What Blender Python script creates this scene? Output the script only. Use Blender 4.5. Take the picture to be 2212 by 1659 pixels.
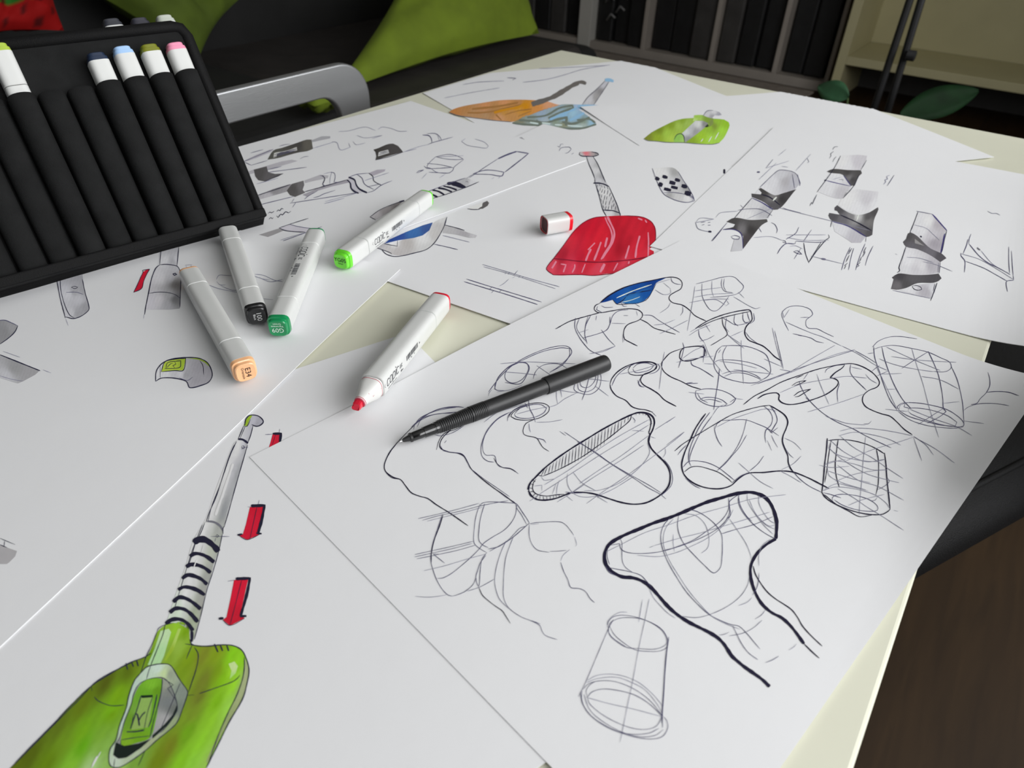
import bpy, math, random
from mathutils import Vector as V, Matrix, noise
from mathutils.geometry import delaunay_2d_cdt
random.seed(7)
for _o in list(bpy.data.objects): bpy.data.objects.remove(_o)
S = bpy.context.scene
COL = S.collection

# ---------------------------------------------------------------- camera, world, light, exposure
FPX, PITCH, ROLL, YAW = 1511.83, math.radians(52.691), math.radians(2.2103), math.radians(34.7282)
TZ = 0.74                                        # table top height
CAM = V((0.71382, -1.15114, TZ + 0.28097))
ROT = Matrix.Rotation(YAW, 3, 'Z') @ Matrix.Rotation(PITCH, 3, 'X') @ Matrix.Rotation(ROLL, 3, 'Z')
cd = bpy.data.cameras.new('camera')
cam = bpy.data.objects.new('camera', cd)
COL.objects.link(cam)
cam.matrix_world = Matrix.Translation(CAM) @ ROT.to_4x4()
cd.sensor_fit = 'HORIZONTAL'
cd.sensor_width = 36.0
cd.lens = FPX * 36.0 / 2212.0
cd.clip_start = 0.01
cd.dof.use_dof = True
cd.dof.focus_distance = 0.47
cd.dof.aperture_fstop = 13.0
S.camera = cam
S.view_settings.view_transform = 'Standard'
S.view_settings.look = 'None'
S.view_settings.gamma = 1
S.view_settings.use_curve_mapping = False
S.view_settings.exposure = 0.0
w = bpy.data.worlds.new('world')
S.world = w
w.use_nodes = True
w.node_tree.nodes['Background'].inputs[0].default_value = (0.75, 0.85, 1, 1)
w.node_tree.nodes['Background'].inputs[1].default_value = 0.5

def area(name, loc, rot, sx, sy, power, col):
    l = bpy.data.lights.new(name, 'AREA')
    l.shape = 'RECTANGLE'
    l.size, l.size_y, l.energy, l.color = sx, sy, power, col
    o = bpy.data.objects.new(name, l)
    o.location, o.rotation_euler = loc, rot
    COL.objects.link(o)
# daylight through the big window in the right wall, and a dimmer window behind the camera
area('window_daylight', (1.85, -0.18, 1.60), (0, math.radians(90), 0), 1.35, 2.6, 59, (1, 1, 1))
area('rear_window_daylight', (0.5, -3.4, 1.6), (math.radians(-90), 0, math.radians(180)), 1.8, 1.3, 1.5, (0.95, 0.97, 1))

# ---------------------------------------------------------------- helpers
def ray(x, y):
    return ROT @ V(((x - 1106) / FPX, -(y - 829.5) / FPX, -1.0))
def onz(x, y, z):
    r = ray(x, y); return CAM + r * ((z - CAM.z) / r.z)
def onx(x, y, v):
    r = ray(x, y); return CAM + r * ((v - CAM.x) / r.x)
def ony(x, y, v):
    r = ray(x, y); return CAM + r * ((v - CAM.y) / r.y)
def lin(c):
    c = c / 255.0
    return c / 12.92 if c <= 0.04045 else ((c + 0.055) / 1.055) ** 2.4
def rgb(r, g, b): return (lin(r), lin(g), lin(b))

def mat(name, col, rough=0.6, metal=0.0, noise=0.0, nscale=40, bump=0.0, bscale=200, coat=0.0, stretch=None, spec=0.5):
    m = bpy.data.materials.new(name); m.use_nodes = True
    nt = m.node_tree; b = nt.nodes['Principled BSDF']
    b.inputs['Base Color'].default_value = (*col, 1)
    b.inputs['Roughness'].default_value = rough
    b.inputs['Metallic'].default_value = metal
    b.inputs['Coat Weight'].default_value = coat
    b.inputs['Specular IOR Level'].default_value = spec
    tc = nt.nodes.new('ShaderNodeTexCoord')
    mp = nt.nodes.new('ShaderNodeMapping')
    if stretch: mp.inputs['Scale'].default_value = stretch
    nt.links.new(tc.outputs['Object'], mp.inputs['Vector'])
    if noise:
        n = nt.nodes.new('ShaderNodeTexNoise'); n.inputs['Scale'].default_value = nscale; n.inputs['Detail'].default_value = 4
        r = nt.nodes.new('ShaderNodeValToRGB')
        r.color_ramp.elements[0].position = 0.3; r.color_ramp.elements[1].position = 0.7
        r.color_ramp.elements[0].color = (*[c * (1 - noise) for c in col], 1)
        r.color_ramp.elements[1].color = (*[min(1, c * (1 + noise)) for c in col], 1)
        nt.links.new(mp.outputs[0], n.inputs['Vector']); nt.links.new(n.outputs['Fac'], r.inputs[0]); nt.links.new(r.outputs[0], b.inputs['Base Color'])
    if bump:
        n = nt.nodes.new('ShaderNodeTexNoise'); n.inputs['Scale'].default_value = bscale; n.inputs['Detail'].default_value = 3
        u = nt.nodes.new('ShaderNodeBump'); u.inputs['Strength'].default_value = bump; u.inputs['Distance'].default_value = 0.001
        nt.links.new(mp.outputs[0], n.inputs['Vector']); nt.links.new(n.outputs['Fac'], u.inputs['Height']); nt.links.new(u.outputs[0], b.inputs['Normal'])
    return m
def attr_mat(name, rough=0.65):
    m = bpy.data.materials.new(name); m.use_nodes = True
    nt = m.node_tree; b = nt.nodes['Principled BSDF']
    a = nt.nodes.new('ShaderNodeAttribute'); a.attribute_name = 'Col'
    nt.links.new(a.outputs['Color'], b.inputs['Base Color'])
    b.inputs['Roughness'].default_value = rough; b.inputs['Specular IOR Level'].default_value = 0.2
    return m

M_PAPER = mat('paper', (0.85, 0.855, 0.87), 0.8, noise=0.008, nscale=9, bump=0.12, bscale=45, spec=0.2)
M_INK = attr_mat('ink')
M_TABLE = mat('cream_laminate', (0.76, 0.76, 0.62), 0.45, noise=0.01, nscale=30)
M_WHITE = mat('marker_white', (0.66, 0.67, 0.655), 0.38, noise=0.01, nscale=60, coat=0.15)
M_LABEL = mat('label_print', rgb(70, 72, 78), 0.5)
M_GREYM = mat('marker_neck', (0.72, 0.72, 0.70), 0.4)
M_STAIN = mat('red_ink_stain', rgb(190, 70, 90), 0.6)
M_BLACK = mat('black_plastic', (0.017, 0.017, 0.018), 0.42, noise=0.1, nscale=500, bump=0.06, bscale=1500)
M_GLOSS = mat('glossy_black', (0.008, 0.008, 0.009), 0.12, coat=0.6)
M_STEEL = mat('steel', (0.75, 0.75, 0.77), 0.25, 1.0)
M_NYLON = mat('black_nylon', (0.0085, 0.0088, 0.009), 0.8, noise=0.25, nscale=60, bump=0.3, bscale=1800, spec=0.2)
M_NYLON2 = mat('black_binding', (0.004, 0.004, 0.0043), 0.7, bump=0.3, bscale=1200, spec=0.2)
M_ALU = mat('brushed_aluminium', (0.42, 0.43, 0.44), 0.42, 0.85, bump=0.1, bscale=60, stretch=(1, 1, 14))
M_SOFA = mat('black_sofa_cloth', (0.008, 0.008, 0.008), 0.8, noise=0.3, nscale=8, bump=0.3, bscale=300)
M_SOFA2 = mat('dark_brown_sofa_base', (0.030, 0.026, 0.024), 0.7, noise=0.2, nscale=12)
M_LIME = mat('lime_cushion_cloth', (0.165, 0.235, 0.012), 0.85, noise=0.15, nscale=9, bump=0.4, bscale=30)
M_LIME_SHADED = mat('shaded_lime_cloth', (0.085, 0.13, 0.008), 0.85, noise=0.2, nscale=9, bump=0.4, bscale=30)  # lime cloth again, with the shade by the backrest put into its colour
M_SHELF = mat('grey_white_board', (0.38, 0.34, 0.30), 0.55, noise=0.05, nscale=8)
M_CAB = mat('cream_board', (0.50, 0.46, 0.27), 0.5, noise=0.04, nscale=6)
M_WALL = mat('painted_wall', (0.30, 0.28, 0.24), 0.9, noise=0.03, nscale=5, bump=0.1, bscale=80)
M_CEIL = mat('ceiling_paint', (0.5, 0.5, 0.48), 0.9, noise=0.02, nscale=5)
M_DBOX = mat('black_folder_board', (0.012, 0.012, 0.013), 0.5, noise=0.2, nscale=20)
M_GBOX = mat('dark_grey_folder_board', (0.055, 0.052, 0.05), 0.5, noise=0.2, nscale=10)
M_CHAIR = mat('black_mesh_upholstery', (0.005, 0.005, 0.0055), 0.6, noise=0.4, nscale=700, bump=0.8, bscale=900, spec=0.25)
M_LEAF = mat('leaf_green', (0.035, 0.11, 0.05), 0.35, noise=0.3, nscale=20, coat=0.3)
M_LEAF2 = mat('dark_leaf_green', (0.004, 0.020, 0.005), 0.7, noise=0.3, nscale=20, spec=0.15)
M_STEM = mat('stem_green', (0.06, 0.1, 0.03), 0.6)
M_POT = mat('terracotta', (0.25, 0.11, 0.06), 0.8, noise=0.1, nscale=30)
M_SOIL = mat('soil', (0.03, 0.02, 0.015), 0.95, noise=0.4, nscale=120, bump=0.8, bscale=120)
M_GLASS = bpy.data.materials.new('window_glass'); M_GLASS.use_nodes = True
_b = M_GLASS.node_tree.nodes['Principled BSDF']; _b.inputs['Transmission Weight'].default_value = 1; _b.inputs['Roughness'].default_value = 0.02

def wood_floor():
    m = bpy.data.materials.new('wood_floor'); m.use_nodes = True
    nt = m.node_tree; b = nt.nodes['Principled BSDF']; N = nt.nodes.new; L = nt.links.new
    tc = N('ShaderNodeTexCoord'); mp = N('ShaderNodeMapping'); mp.inputs['Rotation'].default_value = (0, 0, math.radians(90))
    mp.inputs['Location'].default_value = (0.372, 0.06, 0)
    L(tc.outputs['Object'], mp.inputs['Vector'])
    br = N('ShaderNodeTexBrick'); br.inputs['Scale'].default_value = 1.0
    br.inputs['Brick Width'].default_value = 1.2; br.inputs['Row Height'].default_value = 0.6
    br.inputs['Mortar Size'].default_value = 0.0018; br.inputs['Mortar Smooth'].default_value = 0.3
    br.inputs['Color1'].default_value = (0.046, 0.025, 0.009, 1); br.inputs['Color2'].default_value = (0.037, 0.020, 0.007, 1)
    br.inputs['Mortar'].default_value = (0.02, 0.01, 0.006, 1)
    L(mp.outputs[0], br.inputs['Vector'])
    m2 = N('ShaderNodeMapping'); m2.inputs['Scale'].default_value = (18, 1.6, 1)
    L(tc.outputs['Object'], m2.inputs['Vector'])
    n = N('ShaderNodeTexNoise'); n.inputs['Scale'].default_value = 2.2; n.inputs['Detail'].default_value = 8; n.inputs['Distortion'].default_value = 0.6
    L(m2.outputs[0], n.inputs['Vector'])
    mx = N('ShaderNodeMix'); mx.data_type = 'RGBA'; mx.blend_type = 'MULTIPLY'; mx.inputs['Factor'].default_value = 0.7
    r = N('ShaderNodeValToRGB'); r.color_ramp.elements[0].position = 0.25; r.color_ramp.elements[0].color = (0.35, 0.33, 0.3, 1); r.color_ramp.elements[1].position = 0.7
    L(n.outputs['Fac'], r.inputs[0]); L(br.outputs['Color'], mx.inputs['A']); L(r.outputs[0], mx.inputs['B']); L(mx.outputs['Result'], b.inputs['Base Color'])
    b.inputs['Roughness'].default_value = 0.6; b.inputs['Specular IOR Level'].default_value = 0.25
    return m
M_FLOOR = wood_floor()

MW = {}                                            # world matrices of roots
def new_mesh(name, vs, fs, smooth=False):
    me = bpy.data.meshes.new(name); me.from_pydata([tuple(v) for v in vs], [], fs)
    if smooth:
        for p in me.polygons: p.use_smooth = True
    return me
def obj(name, vs, fs, m, parent=None, smooth=False, colors=None, bevel=0.0, root=None, label=None):
    """world-space vertices; a top-level mesh gets its origin at root (or its base centre)"""
    vs = [V(v) for v in vs]
    if parent is not None:
        P = MW[parent.name]
    else:
        if root is None:
            n = len(vs)
            root = V(((min(v.x for v in vs) + max(v.x for v in vs)) / 2, (min(v.y for v in vs) + max(v.y for v in vs)) / 2, min(v.z for v in vs)))
        P = Matrix.Translation(root)
    Pi = P.inverted()
    me = new_mesh(name, [Pi @ v for v in vs], fs, smooth)
    if colors:
        a = me.color_attributes.new('Col', 'FLOAT_COLOR', 'POINT')
        for i, c in enumerate(colors): a.data[i].color = (*c, 1)
    me.materials.append(m)
    o = bpy.data.objects.new(name, me); COL.objects.link(o)
    if smooth and not bevel and name in ('cap', 'cap_end', 'barrel', 'cap_shell', 'neck', 'pole', 'clamp_knob'):
        md = o.modifiers.new('edge', 'EDGE_SPLIT'); md.split_angle = math.radians(28)
    if parent is not None:
        o.parent = parent
    else:
        o.matrix_world = P
    MW[o.name] = P
    if bevel:
        b = o.modifiers.new('bevel', 'BEVEL'); b.width = bevel; b.segments = 3; b.limit_method = 'ANGLE'
    if label: o['label'] = label
    return o
def thing(name, label, cat, M, group=None):
    o = bpy.data.objects.new(name, None); o.empty_display_size = 0.02; COL.objects.link(o)
    if not isinstance(M, Matrix): M = Matrix.Translation(M)
    o.matrix_world = M; MW[o.name] = M
    return tag(o, label, cat, group)
def tag(o, label, cat, group=None):
    o['label'] = label; o['category'] = cat
    if group: o['group'] = group
    return o
def struct(o):
    o['kind'] = 'structure'; return o
def box(x0, x1, y0, y1, z0, z1):
    v = [V((x, y, z)) for z in (z0, z1) for y in (y0, y1) for x in (x0, x1)]
    return v, [(0, 2, 3, 1), (4, 5, 7, 6), (0, 1, 5, 4), (2, 6, 7, 3), (0, 4, 6, 2), (1, 3, 7, 5)]
def join(*ms):
    vs, fs = [], []
    for v, f in ms:
        n = len(vs); vs += v; fs += [tuple(i + n for i in q) for q in f]
    return vs, fs
def xf(M, m): return [M @ V(v) for v in m[0]], m[1]
def loft(rings, cap=True):
    n = len(rings[0]); vs = [p for r in rings for p in r]; fs = []
    for i in range(len(rings) - 1):
        for j in range(n):
            a, b = i * n + j, i * n + (j + 1) % n
            fs.append((a, b, b + n, a + n))
    if cap: fs.append(tuple(range(n))[::-1]); fs.append(tuple((len(rings) - 1) * n + j for j in range(n)))
    return vs, fs
def sq_ring(x, h, e=4.0, n=36, hz=None):
    out = []
    for j in range(n):
        t = 2 * math.pi * j / n; c, s = math.cos(t), math.sin(t)
        r = 1 / (abs(c) ** e + abs(s) ** e) ** (1 / e)
        out.append(V((x, h * r * c, (hz or h) * r * s)))
    return out
def lathe(prof, n=32):
    return loft([[V((x, r * math.cos(2 * math.pi * j / n), r * math.sin(2 * math.pi * j / n))) for j in range(n)] for x, r in prof])
def tube(pts, r, n=10):
    rings = []
    for i, p in enumerate(pts):
        p = V(p); a = V(pts[max(i - 1, 0)]); b = V(pts[min(i + 1, len(pts) - 1)])
        d = (b - a).normalized(); u = d.orthogonal().normalized() if i == 0 else (u - d * u.dot(d)).normalized(); v = d.cross(u)
        rr = r[i] if isinstance(r, (list, tuple)) else r
        rings.append([p + (u * math.cos(2 * math.pi * j / n) + v * math.sin(2 * math.pi * j / n)) * rr for j in range(n)])
    return loft(rings)
def frame(org, X, Z):
    X = X.normalized(); Y = Z.cross(X).normalized(); Z = X.cross(Y)
    M = Matrix((X, Y, Z)).transposed().to_4x4(); M.translation = org; return M
def catmull(p, closed=False, step=3.0):
    n = len(p)
    if n < 3 and not closed:
        a, b = p[0], p[-1]; d = math.dist(a, b); k = max(2, int(d / (step * 3)))
        return [(a[0] + (b[0] - a[0]) * i / k, a[1] + (b[1] - a[1]) * i / k) for i in range(k + 1)]
    out = []
    for i in range(n if closed else n - 1):
        p1, p2 = p[i], p[(i + 1) % n]
        p0 = p[i - 1] if (i > 0 or closed) else p1
        p3 = p[(i + 2) % n] if (i + 2 < n or closed) else p2
        d = math.dist(p1, p2); k = max(1, int(d / step)); s = 0.5
        for j in range(k):
            t = j / k; t2, t3 = t * t, t * t * t
            # tangents limited by the segment length so uneven spacing does not overshoot
            def tan(a, b, c):
                l = max(math.dist(a, b), 1e-6) + max(math.dist(b, c), 1e-6)
                return ((c[0] - a[0]) / l * d, (c[1] - a[1]) / l * d)
            m1, m2 = tan(p0, p1, p2), tan(p1, p2, p3)
            def turn(a, b, c):
                u, v = (b[0] - a[0], b[1] - a[1]), (c[0] - b[0], c[1] - b[1])
                q = math.hypot(*u) * math.hypot(*v)
                return q > 1e-9 and (u[0] * v[0] + u[1] * v[1]) / q < (.55 if closed else .15)
            sg = (p2[0] - p1[0], p2[1] - p1[1])
            if turn(p0, p1, p2): m1 = sg
            if turn(p1, p2, p3): m2 = sg
            h1, h2, h3, h4 = 2 * t3 - 3 * t2 + 1, t3 - 2 * t2 + t, -2 * t3 + 3 * t2, t3 - t2
            out.append(tuple(h1 * p1[c] + h2 * m1[c] + h3 * p2[c] + h4 * m2[c] for c in (0, 1)))
    if not closed: out.append(p[-1])
    return out
def text_mesh(s, size, M, spacing=1.0):
    cu = bpy.data.curves.new('t', 'FONT'); cu.body = s; cu.size = size; cu.align_x = 'CENTER'; cu.align_y = 'CENTER'; cu.space_character = spacing; cu.resolution_u = 3
    o = bpy.data.objects.new('t', cu); me = bpy.data.meshes.new_from_object(o)
    r = ([M @ v.co for v in me.vertices], [tuple(p.vertices) for p in me.polygons])
    bpy.data.objects.remove(o); bpy.data.curves.remove(cu); bpy.data.meshes.remove(me)
    return r

# ---------------------------------------------------------------- room
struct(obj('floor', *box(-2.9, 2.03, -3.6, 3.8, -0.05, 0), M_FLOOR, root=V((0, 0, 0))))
struct(obj('ceiling', *box(-2.9, 2.03, -3.6, 3.8, 2.5, 2.55), M_CEIL))
struct(obj('wall_far', *box(-2.9, 2.03, 3.65, 3.8, 0, 2.5), M_WALL))
struct(obj('wall_left', *box(-2.9, -2.75, -3.6, 3.65, 0, 2.5), M_WALL))
struct(obj('wall_near', *join(box(-2.75, -0.5, -3.6, -3.5, 0, 2.5), box(1.5, 2.03, -3.6, -3.5, 0, 2.5), box(-0.5, 1.5, -3.6, -3.5, 0, 0.9), box(-0.5, 1.5, -3.6, -3.5, 2.3, 2.5)), M_WALL))
WY0, WY1, WZ0, WZ1 = -1.5, 1.15, 0.88, 2.35
struct(obj('wall_right', *join(box(1.93, 2.03, -3.5, WY0, 0, 2.5), box(1.93, 2.03, WY1, 3.65, 0, 2.5), box(1.93, 2.03, WY0, WY1, 0, WZ0), box(1.93, 2.03, WY0, WY1, WZ1, 2.5)), M_WALL))
def window(name, fr, pane):
    t = struct(obj(name, *fr, M_WHITE)); obj('window_pane', *pane, M_GLASS, t); return t
window('window_1', join(box(1.95, 2.0, WY0, WY1, WZ0, WZ0 + .05), box(1.95, 2.0, WY0, WY1, WZ1 - .05, WZ1), box(1.95, 2.0, WY0, WY0 + .05, WZ0, WZ1), box(1.95, 2.0, WY1 - .05, WY1, WZ0, WZ1), box(1.95, 2.0, -0.38, -0.32, WZ0, WZ1)), box(1.97, 1.976, WY0 + .04, WY1 - .04, WZ0 + .04, WZ1 - .04))
window('window_2', join(box(-.5, 1.5, -3.57, -3.53, .9, .95), box(-.5, 1.5, -3.57, -3.53, 2.25, 2.3), box(-.5, -.45, -3.57, -3.53, .9, 2.3), box(1.45, 1.5, -3.57, -3.53, .9, 2.3)), box(-.46, 1.46, -3.552, -3.548, .94, 2.26))
struct(obj('baseboard_far', *box(-2.75, 1.93, 3.63, 3.65, 0, 0.07), M_SHELF))

# ---------------------------------------------------------------- table
tb = thing('table', 'cream topped rectangular table strewn with drawing sheets and markers', 'table', V((0.375, -0.63, 0)))
obj('tabletop', *box(-.007, 0.7545, -1.26, 0.002, TZ - 0.03, TZ), M_TABLE, tb, bevel=0.0022)
for lx in (0.05, 0.70):
    for ly in (-1.21, -0.05):
        obj('leg', *xf(Matrix.Translation((lx, ly, 0)) @ Matrix.Rotation(-math.pi / 2, 4, 'Y'), lathe([(0, .02), (TZ - .03, .02)], 24)), M_STEEL, tb, smooth=False)

# ---------------------------------------------------------------- paper sheets
def und(x, y):
    return 0.00035 * (math.sin(13 * x + 7 * y) + math.sin(19 * y - 6 * x + 1)) + 0.0007
def smooth(t): t = max(0.0, min(1.0, t)); return t * t * (3 - 2 * t)
def surf(layer, x, y):
    if callable(layer): layer = layer(x, y)
    z = TZ + 0.0006 + layer * 0.00055 + und(x, y)
    if x < 0: z -= 5 * x * x + 0.45 * -x
    if y > 0: z -= 5 * y * y + 0.45 * y
    if x > 0.735: z += 2.2 * (x - 0.735) ** 2
    return z
def smooth(t): t = max(0.0, min(1.0, t)); return t * t * (3 - 2 * t)
def liftcorner(cx, cy, r, h):
    return lambda x, y: h * smooth(1 - math.hypot(x - cx, y - cy) / r)
SH = {}
def sheet(key, layer, corners, label, lift=None):
    A, B, Cc, D = [V((*c, 0)) for c in corners]        # A->B one side, A->D the other
    lf = lift or (lambda x, y: 0.0)
    zf = lambda x, y: surf(layer, x, y) + lf(x, y)
    nu, nv = 84, 60; th = 0.0004
    top, bot = [], []
    for j in range(nv + 1):
        for i in range(nu + 1):
            s, t = i / nu, j / nv
            p = A * (1 - s) * (1 - t) + B * s * (1 - t) + Cc * s * t + D * (1 - s) * t
            z = zf(p.x, p.y); top.append(V((p.x, p.y, z))); bot.append(V((p.x, p.y, z - th)))
    n = len(top); fs = []; W = nu + 1
    for j in range(nv):
        for i in range(nu):
            a = j * W + i; fs.append((a, a + 1, a + W + 1, a + W)); fs.append((n + a, n + a + W, n + a + W + 1, n + a + 1))
    for i in range(nu):
        a = i; fs.append((a + 1, a, n + a, n + a + 1)); a = nv * W + i; fs.append((a, a + 1, n + a + 1, n + a))
    for j in range(nv):
        a = j * W; fs.append((a, a + W, n + a + W, n + a)); a = j * W + nu; fs.append((a + W, a, n + a, n + a + W))
    # make sure the faces point up whatever the corner order
    if (B - A).cross(D - A).z < 0: fs = [f[::-1] for f in fs]
    o = obj('paper_sheet', top + bot, fs, M_PAPER, root=(A + B + Cc + D) / 4 + V((0, 0, TZ)))
    tag(o, label, 'paper', 'drawing sheets spread on the table')
    SH[key] = (o, zf)
    return o
sheet('S8', 0, [(.130, .025), (.455, -.140), (.310, -.500), (-.067, -.346)], 'paper sheet with the orange and blue shovel heads at the far table corner')
sheet('S4', 1, [(.2096, -.2847), (.436, .064), (.698, -.118), (.462, -.442)], 'paper sheet with the lime green dustpan drawing, lying over the far table edge', liftcorner(.2096, -.2847, .10, .0012))
sheet('S3', lambda x, y: 2 - 1.75 * smooth((-.55 - y) / .12), [(.235, -.811), (.212, -.379), (.506, -.363), (.531, -.785)], 'paper sheet with the red shovel and the perforated tube drawings')
sheet('S5', 3, [(.325, -.460), (.018, -.418), (-.010, -.840), (.266, -.876)], 'paper sheet with black clamps and tubes along the left table edge')
sheet('S2', lambda x, y: 3 - 2.5 * smooth((x - .53) / .08) * smooth((-.46 - y) / .06), [(.483, -.6097), (.4486, -.191), (.744, -.164), (.7787, -.5823)], 'paper sheet with tubes wearing dark grey collars and handwritten notes')
sheet('S6', 0, [(.4093, -.848), (.6885, -.9496), (.545, -1.344), (.266, -1.243)], 'paper sheet with the large green shovel and red arrows')
sheet('S7', lambda x, y: 1.0 + 3.0 * smooth((y + 1.02) / .14), [(.3417, -.7826), (.052, -.850), (.166, -1.254), (.456, -1.187)], 'paper sheet with the green and grey hand grip, under the black, green and peach markers')
sheet('S1', lambda x, y: 0.75 + 3.25 * smooth((y + .93) / .12), [(.4274, -.9979), (.5000, -.5836), (.7906, -.6300), (.7203, -1.0469)], 'paper sheet of pen line grip sketches under the black pen, overhanging the right edge')

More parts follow.
